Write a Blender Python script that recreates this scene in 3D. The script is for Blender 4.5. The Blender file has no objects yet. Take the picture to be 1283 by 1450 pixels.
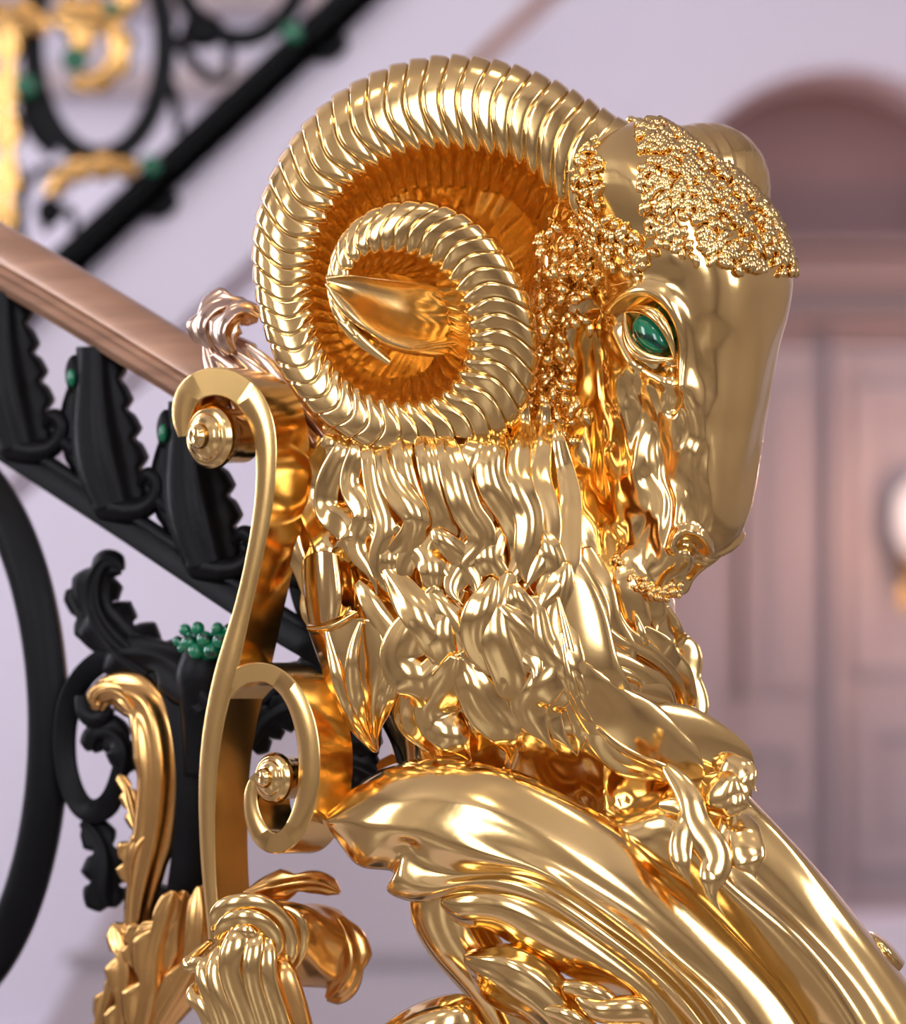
import bpy, math, random
import numpy as np
from math import pi, sin, cos, radians

rng = np.random.default_rng(7)
random.seed(7)
SC = bpy.context.scene
COL = SC.collection
# ------------------------------------------------------------------ measures
S = 0.0005          # metres per photo pixel at the sculpture's own distance
DIST = 2.2          # camera to sculpture
ZC = 1.35           # camera height
def W(p):
    """photo position + depth (in pixel units, + is away) -> world metres"""
    p = np.asarray(p, float)
    k = 1 + p[..., 2] * S / DIST
    return np.stack([(p[..., 0] - 641.5) * S * k, p[..., 2] * S, ZC + (725 - p[..., 1]) * S * k], -1)

# ------------------------------------------------------------------ materials
def mat(name, base, rough=0.4, metal=0.0, coat=0.0, nscale=None, namt=0.0, dark=None, bump=0.0, bscale=60, stretch=(1, 1, 1), rot=(0, 0, 0), rvar=0.0, detail=4, spec=None):
    m = bpy.data.materials.new(name); m.use_nodes = True
    nt = m.node_tree; b = nt.nodes['Principled BSDF']
    b.inputs['Base Color'].default_value = (*base, 1)
    b.inputs['Roughness'].default_value = rough
    b.inputs['Metallic'].default_value = metal
    b.inputs['Coat Weight'].default_value = coat
    if spec is not None: b.inputs['Specular IOR Level'].default_value = spec
    tc = nt.nodes.new('ShaderNodeTexCoord'); mp = nt.nodes.new('ShaderNodeMapping')
    mp.inputs['Scale'].default_value = stretch; mp.inputs['Rotation'].default_value = rot
    nt.links.new(tc.outputs['Object'], mp.inputs['Vector'])
    if nscale:
        n = nt.nodes.new('ShaderNodeTexNoise'); n.inputs['Scale'].default_value = nscale; n.inputs['Detail'].default_value = detail
        nt.links.new(mp.outputs[0], n.inputs['Vector'])
        r = nt.nodes.new('ShaderNodeValToRGB')
        d = dark or tuple(c * (1 - namt) for c in base)
        r.color_ramp.elements[0].position = 0.3; r.color_ramp.elements[0].color = (*d, 1)
        r.color_ramp.elements[1].position = 0.7; r.color_ramp.elements[1].color = (*base, 1)
        nt.links.new(n.outputs['Fac'], r.inputs[0]); nt.links.new(r.outputs[0], b.inputs['Base Color'])
        if rvar:
            mr = nt.nodes.new('ShaderNodeMapRange'); mr.inputs[3].default_value = rough - rvar; mr.inputs[4].default_value = rough + rvar
            nt.links.new(n.outputs['Fac'], mr.inputs[0]); nt.links.new(mr.outputs[0], b.inputs['Roughness'])
    if bump:
        n2 = nt.nodes.new('ShaderNodeTexNoise'); n2.inputs['Scale'].default_value = bscale; n2.inputs['Detail'].default_value = 2
        nt.links.new(mp.outputs[0], n2.inputs['Vector'])
        bp = nt.nodes.new('ShaderNodeBump'); bp.inputs['Strength'].default_value = bump; bp.inputs['Distance'].default_value = 0.002
        nt.links.new(n2.outputs['Fac'], bp.inputs['Height']); nt.links.new(bp.outputs[0], b.inputs['Normal'])
    return m
GOLDC = (0.87, 0.61, 0.255)
GOLD = mat('polished_gold', GOLDC, 0.15, 1, nscale=9, namt=0.06, rvar=0.03, bump=0.05, bscale=70)
GOLD_SATIN = mat('satin_gold', (0.84, 0.58, 0.25), 0.22, 1, nscale=9, namt=0.06, rvar=0.03)
GOLD_FLAT = mat('brushed_gold', (0.80, 0.535, 0.20), 0.2, 1, nscale=12, namt=0.05, rvar=0.04)
GOLD_OLD = mat('gilded_bronze', (0.74, 0.43, 0.15), 0.25, 1, nscale=14, namt=0.2, rvar=0.06)
ROSE = mat('pale_rose_gold', (0.72, 0.52, 0.40), 0.2, 1, nscale=14, namt=0.15, rvar=0.05)
IRON = mat('blackened_iron', (0.004, 0.004, 0.005), 0.45, 0.0, spec=0.13, nscale=30, namt=0.4, rvar=0.06, bump=0.15, bscale=200)
RAILM = mat('brown_bronze_rail', (0.42, 0.235, 0.145), 0.3, 0.25, coat=0.3, nscale=10, dark=(0.27, 0.145, 0.09), stretch=(1.0, 1.0, 9.0), rot=(0, radians(31), 0), rvar=0.05)
def emerald():
    m = mat('malachite_green', (0.0, 0.16, 0.075), 0.12, 0.0, coat=0.35)
    nt = m.node_tree; b = nt.nodes['Principled BSDF']
    w = nt.nodes.new('ShaderNodeTexWave'); w.inputs['Scale'].default_value = 26; w.inputs['Distortion'].default_value = 9; w.inputs['Detail'].default_value = 2
    w.bands_direction = 'DIAGONAL'
    tc = nt.nodes.new('ShaderNodeTexCoord'); nt.links.new(tc.outputs['Object'], w.inputs['Vector'])
    r = nt.nodes.new('ShaderNodeValToRGB')
    r.color_ramp.elements[0].position = 0.1; r.color_ramp.elements[0].color = (0.0, 0.03, 0.016, 1)
    r.color_ramp.elements[1].position = 0.4; r.color_ramp.elements[1].color = (0.002, 0.15, 0.07, 1)
    nt.links.new(w.outputs['Fac'], r.inputs[0]); nt.links.new(r.outputs[0], b.inputs['Base Color'])
    return m
GREEN = emerald()

# ------------------------------------------------------------------ maths
def spline(pts, n, closed=False):
    """cubic spline through the rows of pts, chord-length parameter, n samples"""
    P = np.asarray(pts, float)
    if len(P) == 2 and not closed:
        t = np.linspace(0, 1, n)[:, None]; return P[0] * (1 - t) + P[1] * t
    if closed: P = np.vstack([P[-2:], P, P[:3]])
    d = np.linalg.norm(np.diff(P, axis=0), axis=1); d = np.maximum(d, 1e-6) ** 0.75
    t = np.concatenate([[0], np.cumsum(d)])
    m = len(P); A = np.zeros((m, m)); R = np.zeros_like(P); h = np.diff(t)
    A[0, 0] = A[-1, -1] = 1
    for i in range(1, m - 1):
        A[i, i - 1] = h[i - 1]; A[i, i] = 2 * (h[i - 1] + h[i]); A[i, i + 1] = h[i]
        R[i] = 6 * ((P[i + 1] - P[i]) / h[i] - (P[i] - P[i - 1]) / h[i - 1])
    M = np.linalg.solve(A, R)
    if closed: q = np.linspace(t[2], t[-3], n, endpoint=False)
    else: q = np.linspace(0, t[-1], n)
    i = np.clip(np.searchsorted(t, q, side='right') - 1, 0, m - 2)
    hh = h[i][:, None]; a = (t[i + 1] - q)[:, None]; b = (q - t[i])[:, None]
    return (M[i] * a ** 3 + M[i + 1] * b ** 3) / (6 * hh) + (P[i] / hh - M[i] * hh / 6) * a + (P[i + 1] / hh - M[i + 1] * hh / 6) * b
def interp_rows(ys, rows, q):
    """smooth (pchip-like) interpolation of table rows at q"""
    ys = np.asarray(ys, float); R = np.asarray(rows, float)
    d = np.diff(R, axis=0) / np.diff(ys)[:, None]
    m = np.zeros_like(R); m[0] = d[0]; m[-1] = d[-1]
    same = (d[:-1] * d[1:]) > 0
    m[1:-1] = np.where(same, 2 * d[:-1] * d[1:] / np.where(same, d[:-1] + d[1:], 1), 0)
    i = np.clip(np.searchsorted(ys, q, side='right') - 1, 0, len(ys) - 2)
    h = (ys[i + 1] - ys[i])[:, None]; t = ((q - ys[i])[:, None]) / h
    return (2*t**3-3*t**2+1)*R[i] + (t**3-2*t**2+t)*h*m[i] + (-2*t**3+3*t**2)*R[i+1] + (t**3-t**2)*h*m[i+1]
_perm = np.random.default_rng(3).random((64, 64, 64))
def noise(x, y, z=0.0):
    x, y, z = np.broadcast_arrays(np.asarray(x, float), y, z)
    xi, yi, zi = np.floor(x).astype(int), np.floor(y).astype(int), np.floor(z).astype(int)
    fx, fy, fz = x - xi, y - yi, z - zi
    fx, fy, fz = [f * f * f * (f * (f * 6 - 15) + 10) for f in (fx, fy, fz)]
    g = lambda a, b, c: _perm[(xi + a) % 64, (yi + b) % 64, (zi + c) % 64]
    l = lambda a, b, t: a + (b - a) * t
    return 2 * l(l(l(g(0,0,0), g(1,0,0), fx), l(g(0,1,0), g(1,1,0), fx), fy), l(l(g(0,0,1), g(1,0,1), fx), l(g(0,1,1), g(1,1,1), fx), fy), fz) - 1
def segdist(x, y, poly):
    poly = spline(poly, 40); best = np.full(x.shape, 1e9)
    for (ax, ay), (bx, by) in zip(poly[:-1], poly[1:]):
        vx, vy = bx - ax, by - ay; L = vx * vx + vy * vy + 1e-9
        t = np.clip(((x - ax) * vx + (y - ay) * vy) / L, 0, 1)
        best = np.minimum(best, (x - ax - t * vx) ** 2 + (y - ay - t * vy) ** 2)
    return np.sqrt(best)
def ridge(x, y, poly, s): return np.exp(-(segdist(x, y, poly) / s) ** 2)
def blob(x, y, cx, cy, rx, ry, rot=0):
    c, s = cos(radians(rot)), sin(radians(rot)); dx, dy = x - cx, y - cy
    return np.exp(-(((dx * c + dy * s) / rx) ** 2 + ((-dx * s + dy * c) / ry) ** 2))
def sstep(a, b, x):
    t = np.clip((x - a) / (b - a), 0, 1); return t * t * (3 - 2 * t)
def grid_normals(P, cu=False, cv=False):
    def df(A, ax, cyc):
        if cyc: return np.roll(A, -1, ax) - np.roll(A, 1, ax)
        return np.gradient(A, axis=ax)
    N = np.cross(df(P, 0, cu), df(P, 1, cv)); N /= np.linalg.norm(N, axis=-1, keepdims=True) + 1e-12
    return N

# ------------------------------------------------------------------ objects
def tag(o, label=None, cat=None, group=None, kind=None):
    if label: o['label'] = label
    if cat: o['category'] = cat
    if group: o['group'] = group
    if kind: o['kind'] = kind
    return o
def empty(name, loc, label, cat, group=None):
    o = bpy.data.objects.new(name, None); o.empty_display_size = 0.02; o.location = loc
    COL.objects.link(o); return tag(o, label, cat, group)
class MB:
    def __init__(s): s.v = []; s.f = []; s.n = 0
    def add(s, V, F):
        V = np.asarray(V, float).reshape(-1, 3); s.v.append(V); s.f += [tuple(i + s.n for i in f) for f in F]; s.n += len(V)
    def grid(s, P, cu=False, cv=False, cap=True):
        """P in world metres [nu, nv, 3]; cv closes the section, caps close its ends"""
        nu, nv = P.shape[:2]; F = []
        for i in range(nu if cu else nu - 1):
            a, b = i * nv, ((i + 1) % nu) * nv
            for j in range(nv if cv else nv - 1):
                k = (j + 1) % nv; F.append((a + j, a + k, b + k, b + j))
        V = P.reshape(-1, 3)
        if cv and cap and not cu:
            V = np.vstack([V, P[0].mean(0), P[-1].mean(0)]); c0 = nu * nv
            for j in range(nv):
                k = (j + 1) % nv
                F.append((c0, k, j)); F.append((c0 + 1, (nu - 1) * nv + j, (nu - 1) * nv + k))
        s.add(V, F)
    def ball(s, c, r, n=8, axes=None):
        """c in photo coords, r in px (scalar or 3); axes: rotation matrix"""
        t = np.linspace(0, pi, n + 1)[:, None]; p = np.linspace(0, 2 * pi, 2 * n, endpoint=False)[None]
        Q = np.stack([np.sin(t) * np.cos(p), np.sin(t) * np.sin(p), np.cos(t) * np.ones_like(p)], -1) * np.asarray(r, float)
        if axes is not None: Q = Q @ np.asarray(axes).T
        s.grid(W(Q + np.asarray(c, float)), cv=True, cap=False)
    def build(s, name, m, parent=None, sharp=None, label=None):
        V = np.vstack(s.v)
        if parent is not None:
            pl = np.zeros(3); q = parent
            while q is not None: pl = pl + np.array(q.location); q = q.parent
            V = V - pl
        me = bpy.data.meshes.new(name); me.from_pydata(V.tolist(), [], s.f); me.update()
        import bmesh
        bm = bmesh.new(); bm.from_mesh(me); bmesh.ops.recalc_face_normals(bm, faces=bm.faces); bm.to_mesh(me); bm.free()
        me.shade_smooth()
        if sharp: me.set_sharp_from_angle(angle=radians(sharp))
        me.materials.append(m)
        o = bpy.data.objects.new(name, me); COL.objects.link(o)
        if parent is not None: o.parent = parent
        if label: o['label'] = label
        return o
def one(P, name, m, parent, cu=False, cv=False, cap=True, sharp=None, label=None):
    b = MB(); b.grid(P, cu, cv, cap); return b.build(name, m, parent, sharp, label)
def loft(curves, nu, nv):
    C = np.stack([spline(c, nu) for c in curves], 1)       # nu, k, 3
    return np.stack([spline(C[i], nv) for i in range(nu)], 0)
def shell(P, t):
    """closed two-sided section from a sheet P (photo coords): back face lies t px further away along depth"""
    nu, nv = P.shape[:2]
    B = P[:, ::-1].copy(); tt = np.full((nu, nv), float(t))
    B[..., 2] += tt
    # round the rims
    mid0 = (P[:, :1] + B[:, -1:]) / 2; mid1 = (P[:, -1:] + B[:, :1]) / 2
    out0 = P[:, :1] - P[:, 1:2]; out1 = P[:, -1:] - P[:, -2:-1]
    n0 = np.linalg.norm(out0, axis=-1, keepdims=True) + 1e-9; n1 = np.linalg.norm(out1, axis=-1, keepdims=True) + 1e-9
    return np.concatenate([P, mid1 + out1 / n1 * t * 0.35, B, mid0 + out0 / n0 * t * 0.35], 1)
def frame_along(C):
    T = np.gradient(C, axis=0); T /= np.linalg.norm(T, axis=1, keepdims=True) + 1e-9
    Nn = np.stack([-T[:, 1], T[:, 0], np.zeros(len(T))], 1); Nn /= np.linalg.norm(Nn, axis=1, keepdims=True) + 1e-9
    B = np.cross(T, Nn); return T, Nn, B
def tube(path, rad, n=40, k=12, flat=1.0):
    """path photo coords, rad per control point (px). returns photo grid"""
    pr = np.array([[*p, r] for p, r in zip(path, rad if np.ndim(rad) else [rad] * len(path))], float)
    Q = spline(pr, n); C = Q[:, :3]; r = np.maximum(Q[:, 3], 0.3); T, N, B = frame_along(C)
    a = np.linspace(0, 2 * pi, k, endpoint=False)
    return C[:, None] + (N[:, None] * np.cos(a)[None, :, None] + B[:, None] * np.sin(a)[None, :, None] * flat) * r[:, None, None]
def band(path, width, thick, n=80, ext=None, bev=2.0):
    """flat bar bent along a photo-plane path; width in the plane (per point), extruded by vector ext (photo units)"""
    pr = np.array([[*p, w] for p, w in zip(path, width if np.ndim(width) else [width] * len(path))], float)
    Q = spline(pr, n); C = Q[:, :3]; w = Q[:, 3] / 2
    T = np.gradient(C[:, :2], axis=0); T /= np.linalg.norm(T, axis=1, keepdims=True) + 1e-9
    N = np.stack([-T[:, 1], T[:, 0], np.zeros(n)], 1)
    if ext is None: ext = (0, 0, thick)
    E = np.asarray(ext, float); Eh = E / np.linalg.norm(E) * bev
    if abs(E[2]) > 1e-6: N[:, 2] = -N[:, 0] * (E[0] / E[2])      # keep the face square to the extrusion
    b = np.minimum(bev, w * 0.5)[:, None]; w = w[:, None]
    ring = [C - N * (w - b), C + N * (w - b), C + N * w + Eh, C + N * w + E - Eh, C + N * (w - b) + E, C - N * (w - b) + E, C - N * w + E - Eh, C - N * w + Eh]
    return np.stack(ring, 1)
def acanthus(spine, widths, lobes=5, lobeamp=0.3, flutes=3, bulge=0.35, flute=0.10, thick=6, n=90, nv=33, sides=(1, 1), twist=0.0, ruffle=0.0, lobeside=(1, 1)):
    """leaf sheet along a spine; lobed, fluted; closed with a back face"""
    pr = np.array([[*p, w] for p, w in zip(spine, widths)], float)
    Q = spline(pr, n); C = Q[:, :3]; w = np.maximum(Q[:, 3], 0.4)
    T = np.gradient(C[:, :2], axis=0); T /= np.linalg.norm(T, axis=1, keepdims=True) + 1e-9
    N = np.stack([-T[:, 1], T[:, 0], np.zeros(n)], 1)
    u = np.linspace(0, 1, n); v = np.linspace(-1, 1, nv)
    ph = (u * lobes) % 1.0
    lob = np.where(ph < 0.8, (ph / 0.8) ** 1.2, 1 - (ph - 0.8) / 0.2) - 0.5
    U, V = np.meshgrid(u, v, indexing='ij'); av = np.abs(V)
    side = np.where(V < 0, sides[0], sides[1])
    ls = np.where(V < 0, lobeside[0], lobeside[1])
    half = w[:, None] * (1 + ls * lobeamp * lob[:, None] * av ** 3) * side
    dep = -bulge * w[:, None] * (1 - V ** 2) - flute * w[:, None] * np.cos(V * flutes * pi) * (1 - 0.4 * av)
    dep += ruffle * w[:, None] * av ** 2 * np.sin(2 * pi * u * lobes)[:, None]
    P = C[:, None] + N[:, None] * (half * V)[..., None]
    P = P + T[:, None, [0, 1]].repeat(nv, 1) @ np.eye(2, 3) * (ls * av ** 2 * w[:, None] * 0.35 * lobeamp * np.cos(2 * pi * ph)[:, None])[..., None]
    P[..., 2] += dep + twist * (half * V)
    return shell(P, thick)
# ================================================================== THE RAM
def place(x, y, d): return tuple(W((x, y, d)))
RAM = empty('ram_newel_sculpture', place(760, 1900, 60), 'large polished gold ram head with curled horn and green eye, on the newel', 'sculpture')

# ---- head: boxy sections turned towards the camera
AZ = radians(33); CA, SA = cos(AZ), sin(AZ)
HR = np.array([  # py, right edge, front reach, back reach, half width, exponent
    (172, 930, 12, 20, 14, .9), (182, 948, 40, 66, 42, .85), (200, 975, 60, 92, 68, .8), (228, 1018, 78, 126, 96, .75), (262, 1055, 90, 150, 110, .7), (310, 1096, 96, 172, 116, .66),
    (360, 1116, 100, 182, 116, .64), (400, 1123, 101, 182, 112, .62), (440, 1117, 100, 176, 106, .62), (500, 1106, 98, 165, 97, .62),
    (560, 1096, 96, 152, 89, .64), (620, 1083, 92, 140, 81, .66), (680, 1068, 88, 124, 74, .68), (730, 1056, 84, 106, 68, .7),
    (768, 1041, 77, 86, 63, .74), (795, 1012, 66, 78, 57, .78), (815, 990, 54, 66, 51, .82), (832, 972, 40, 52, 41, .86), (843, 955, 26, 26, 28, .9), (849, 938, 4, 4, 5, 1.0)])
nU, nT = 300, 360
py = np.linspace(166, 849, nU)
H = interp_rows(HR[:, 0], HR[:, 1:], py)
xR, fF, fB, hw, ex = H.T; hw = hw * 1.15
th = -pi + (np.arange(nT) + 0.5) * 2 * pi / nT
c, s_ = np.cos(th)[None], np.sin(th)[None]
ef = ex[:, None] * np.ones_like(c); eb = np.where(c < 0, 0.85, ef)
ff = np.where(c > 0, fF[:, None], fB[:, None]) * np.sign(c) * np.abs(c) ** np.where(c > 0, ef, eb)
ll = hw[:, None] * np.sign(s_) * np.abs(s_) ** np.where(c > 0, ef, eb)
ll = ll * (1 - .17 * c - .26 * np.clip(-c, 0, 1) ** 3)
XL = ff * CA + ll * SA; DL = -ff * SA + ll * CA
cx = xR - XL.max(1)
HP = np.stack([cx[:, None] + XL, np.broadcast_to(py[:, None], XL.shape), 22 + DL], -1)
def head_disp(x, y, f, l):
    d = np.zeros_like(x)
    d -= 20 * blob(x, y, 915, 478, 50, 34, 42)                                # eye socket
    d += 13 * ridge(x, y, [(862, 436), (890, 416), (925, 412), (955, 440), (967, 490), (965, 545)], 13)   # brow
    d += 7 * ridge(x, y, [(868, 470), (900, 515), (940, 540)], 10)
    d -= 10 * ridge(x, y, [(948, 520), (957, 545), (950, 580)], 8)             # tear duct
    d += 5 * ridge(x, y, [(972, 545), (1000, 620), (1012, 690), (1003, 745)], 16)  # bridge edge
    d -= 9 * blob(x, y, 1040, 620, 26, 110, 8)                                 # hollow beside the bridge
    d -= 14 * blob(x, y, 925, 640, 34, 95, -12)
    d += 8 * blob(x, y, 880, 560, 34, 60, -15)                                 # cheek bone
    d -= 8 * blob(x, y, 905, 590, 14, 40, -20)
    m = sstep(470, 560, y) * (1 - sstep(770, 830, y)) * (1 - sstep(985, 1030, x))
    d += m * (7.0 * noise(x / 30 + .8 * noise(x / 50, y / 50, 7.7), y / 70, 1.3) + 2.0 * noise(x / 12 + 5 + noise(x / 40, y / 60, 2.1), y / 42, 4.1))
    d += 4 * noise(x / 40, y / 85, 9.2) * sstep(390, 460, y) * sstep(960, 1010, x)
    d -= 15 * ridge(x, y, [(968, 772), (985, 778), (997, 798)], 9)             # nostril
    d += 9 * ridge(x, y, [(953, 775), (966, 752), (990, 757), (1006, 788)], 7)
    d -= 13 * ridge(x, y, [(940, 838), (962, 822), (990, 806), (1030, 786)], 5)  # mouth
    d += 8 * ridge(x, y, [(870, 745), (880, 790), (905, 822), (940, 836)], 9)    # jaw rim
    return d
hN = grid_normals(W(HP), cv=True)
if (hN[150, nT // 4] @ np.array([-1, -1, 0])) < 0: hN = -hN
half = nT // 2
D = np.zeros(XL.shape)
near = head_disp(HP[:, :half, 0], HP[:, :half, 1], ff[:, :half], ll[:, :half])
D[:, :half] = near; D[:, half:] = near[:, ::-1]
D *= np.where(c > -0.75, 1, 0)
HPd = HP + np.stack([hN[..., 0], -hN[..., 2], hN[..., 1]], -1) * D[..., None]
hN2 = grid_normals(W(HPd), cv=True)
if (hN2[150, nT // 4] @ np.array([-1, -1, 0])) < 0: hN2 = -hN2
hNp = np.stack([hN2[..., 0], -hN2[..., 2], hN2[..., 1]], -1)
HEAD = one(W(HPd), 'head', GOLD, RAM, cv=True)

# small gold pearls along the jaw fringe
b = MB()
for t, p in zip(np.linspace(0, 1, 34), spline([(874, 796, -14), (884, 812, -22), (900, 826, -30), (928, 840, -40), (960, 840, -46)], 34)):
    for k in range(3):
        b.ball((p[0] + rng.normal(0, 4), p[1] - 2 + rng.normal(0, 5), p[2] - 1 + rng.normal(0, 2)), (rng.uniform(4, 6.5),) * 3, 6)
b.build('jaw_fringe', GOLD, HEAD)

# eye: stone and almond lids, one on each side of the head
def headpoint(f, l, y):
    i = int(np.argmin(np.abs(py - y))); return np.array([cx[i] + f * CA + l * SA, y, 22 - f * SA + l * CA])
for sgn in (-1, 1):
    e0 = headpoint(-20, sgn * 113, 474)
    lat = np.array([SA, 0, CA]) * sgn; fwd = np.array([CA, 0, -SA]); dn = np.array([0, 1.0, 0])
    ax1 = (fwd * 1.0 + dn * 0.80); ax1 /= np.linalg.norm(ax1); ax2 = np.cross(lat, ax1); ax2 /= np.linalg.norm(ax2)
    b = MB(); b.ball(e0 - lat * 3, (34, 22, 16), 16, np.stack([ax1, ax2, lat], 1)); b.build('eye', GREEN, HEAD, label='green malachite eye stone')
    if ax2[1] > 0: ax2 = -ax2
    for nm, hgt in (('upper_eyelid', 30), ('lower_eyelid', -25)):
        q = np.linspace(0, 1, 9)
        pts = [e0 + lat * (1 + 12 * sin(pi * t)) + ax1 * (-52 + 106 * t) + ax2 * hgt * sin(pi * t) ** 0.8 for t in q]
        rr = [1.5 + 5.0 * sin(pi * t) ** 0.5 for t in q]
        one(W(tube(pts, rr, 40, 12)), nm, GOLD, HEAD, cv=True)
        pts = [p + lat * 1 + ax2 * (7 if hgt > 0 else -7) * sin(pi * t) for p, t in zip(pts, q)]
        one(W(tube(pts, [r * 0.8 for r in rr], 40, 12)), 'eyelid_fold', GOLD, HEAD, cv=True)

# curly wool on the brow
wl = [(770, 395), (800, 402), (860, 402), (905, 388), (950, 366), (985, 366), (1000, 384), (1030, 372), (1070, 378), (1100, 392), (1140, 402)]
wb = MB(); cnt = 0
flat_t = np.arange(nT)
while cnt < 1150:
    i = rng.integers(4, 135); j = rng.integers(0, nT)
    if c[0, j] < -0.93: continue
    p = HPd[i, j]; lim = np.interp(p[0] if j < half else 2 * cx[i] + 60 - p[0] * 0 - p[0], *zip(*wl)) if j < half else 385
    if p[1] > lim - 6 + 13 * noise(p[0] / 16, j * .05, 3.3) + rng.normal(0, 4): continue
    if p[0] < 905 and p[1] < 300 and j < half and p[0] > 850: continue
    n = hNp[i, j]; t = np.cross(n, rng.normal(0, 1, 3) * 0.9 + np.array([1.0, 0, 0])); t /= np.linalg.norm(t) + 1e-9
    if t[1] < 0: t = -t
    q = np.cross(n, t); L = rng.uniform(8, 17); bend = rng.choice([-1, 1]) * rng.uniform(0.5, 1.0)
    pts = [p - t * L * .6 - n * 3, p - t * L * .2 + n * 4 + q * bend * 3, p + t * L * .35 + n * 6 + q * bend * 5, p + t * L * .7 + n * 4 - q * bend * 1, p + t * L * .75 + n * 0 - q * bend * 5]
    wb.grid(W(tube(pts, [2.2, 5.2, 5.8, 4.4, 1.2], 8, 7)), cv=True); cnt += 1
tag(wb.build('brow_wool', GOLD, RAM, label='tight curls of wool across the brow'), kind='stuff')

# ---- near horn: ringed spiral, sections given by outer and inner edge
ST = [((940, 196), (872, 340), 34), ((866, 160), (806, 300), 18), ((800, 121), (748, 243), 10), ((720, 89), (694, 221), 6), ((640, 78), (640, 214), 6),
      ((560, 91), (585, 219), 8), ((480, 130), (530, 241), 10), ((418, 190), (485, 281), 12), ((378, 260), (458, 331), 12), ((358, 335), (445, 381), 10),
      ((360, 405), (443, 425), 6), ((376, 475), (451, 470), 0), ((410, 545), (470, 511), -6), ((460, 601), (500, 543), -14), ((525, 638), (541, 563), -22),
      ((600, 655), (585, 567), -30), ((680, 641), (627, 553), -40), ((735, 596), (651, 519), -50), ((761, 530), (661, 479), -60), ((757, 450), (655, 436), -70),
      ((730, 381), (636, 399), -80), ((690, 325), (606, 373), -90), ((640, 293), (572, 361), -100), ((585, 283), (540, 360), -110), ((530, 294), (514, 367), -118),
      ((487, 328), (499, 383), -126), ((466, 374), (490, 405), -132), ((464, 418), (488, 431), -137), ((479, 459), (501, 457), -142), ((510, 492), (524, 484), -147), ((550, 517), (553, 511), -152)]
SEC = [(1.0, .1), (.975, -.35), (.88, -.66), (.68, -.86), (.42, -.92), (.2, -.86), (.05, -.70), (0, -.45), (-.10, 0), (-.24, .5), (-.34, 1.0), (-.36, 1.35), (-.15, 1.55), (.25, 1.5), (.65, 1.25), (.92, .7)]
def horn_grid(stations, nring=72, per=22, nv=96, thick=.5, plain=.05):
    A = spline([(*o, *b, d) for o, b, d in stations], nring * per + 1)
    sec = spline(SEC, nv, closed=True); t, w = sec[:, 0], sec[:, 1]; n = len(A)
    # ring lines bend like an S across the face: each section vertex samples the spine a little ahead or behind
    skew = (0.40 * np.sin((np.clip(t, -.2, 1.05) - .2) * 2 * pi * .8) - .22 * (1 - np.clip(t, 0, 1))) * (w < 1.2)
    idx = np.clip(np.arange(n)[:, None] + skew[None] * per * np.clip(np.minimum(np.arange(n), n - 1 - np.arange(n)) / (2.0 * per), 0, 1)[:, None], 0, n - 1)
    i0 = np.minimum(idx.astype(int), n - 2); fr = (idx - i0)[..., None]
    Q = A[i0] * (1 - fr) + A[i0 + 1] * fr
    O, B, d = Q[..., :2], Q[..., 2:4], Q[..., 4]
    wid = np.linalg.norm(O - B, axis=-1, keepdims=True)
    u = np.arange(n) / (n - 1); ph = (u * nring) % 1.0
    pil = 1 - np.abs(2 * ph - 1) ** 7 - .85; saw = ph - .5; rnd = np.sin(pi * ph) ** .8 - .6
    kin = np.clip(1 - np.abs(t - .04) / .36, 0, 1)[None]
    amp = (.042 * pil + .040 * saw)[:, None] * (1 - kin) + (.085 * rnd)[:, None] * kin
    amp = amp * (sstep(plain * .6, plain * 1.3, u) * (1 - sstep(.93, .97, u)))[:, None] * np.where(w > 1.1, .5, 1)[None]
    tt = t[None] + (t - .4)[None] * amp * 1.6; ww = w[None] + w[None] * amp * 1.6
    P2 = B + wid * tt[..., None] * (O - B) / wid
    T = np.minimum(wid[..., 0] * thick, 62)
    return np.concatenate([P2, (d + ww * T)[..., None]], -1)
HG = horn_grid(ST)
one(W(HG), 'horn', GOLD, RAM, cv=True)
# horn on the far side: seen only above the brow, curls away behind the head
FS = []
for (x, y, d, r, a) in [(930, 262, 60, 66, -100), (975, 243, 84, 66, -80), (1010, 243, 120, 67, -50), (1023, 268, 175, 67, -10), (1014, 340, 250, 62, 20), (985, 400, 290, 58, 50), (935, 440, 320, 52, 80),
                     (880, 430, 345, 46, 120), (852, 380, 365, 40, 170), (870, 330, 385, 33, 220), (915, 320, 400, 25, 280), (945, 350, 410, 15, 330), (940, 380, 415, 5, 360)]:
    FS.append((x, y, d, r))
FQ = spline(FS, 600); Tq, Nq, Bq = frame_along(FQ[:, :3])
aa = np.linspace(0, 2 * pi, 60, endpoint=False); uu = np.linspace(0, 1, 600)
phs = (uu[:, None] * 46 + .35 * np.sin(aa)[None]) % 1
rr = FQ[:, 3:4] * (1 + .05 * (np.where(phs < .84, phs / .84, (1 - phs) / .16) - .6) * sstep(.06, .14, uu)[:, None])
one(W(FQ[:, None, :3] + (Nq[:, None] * np.cos(aa)[None, :, None] + Bq[:, None] * np.sin(aa)[None, :, None]) * rr[..., None]), 'horn', GOLD, RAM, cv=True, label='far horn showing above the brow')

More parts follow.
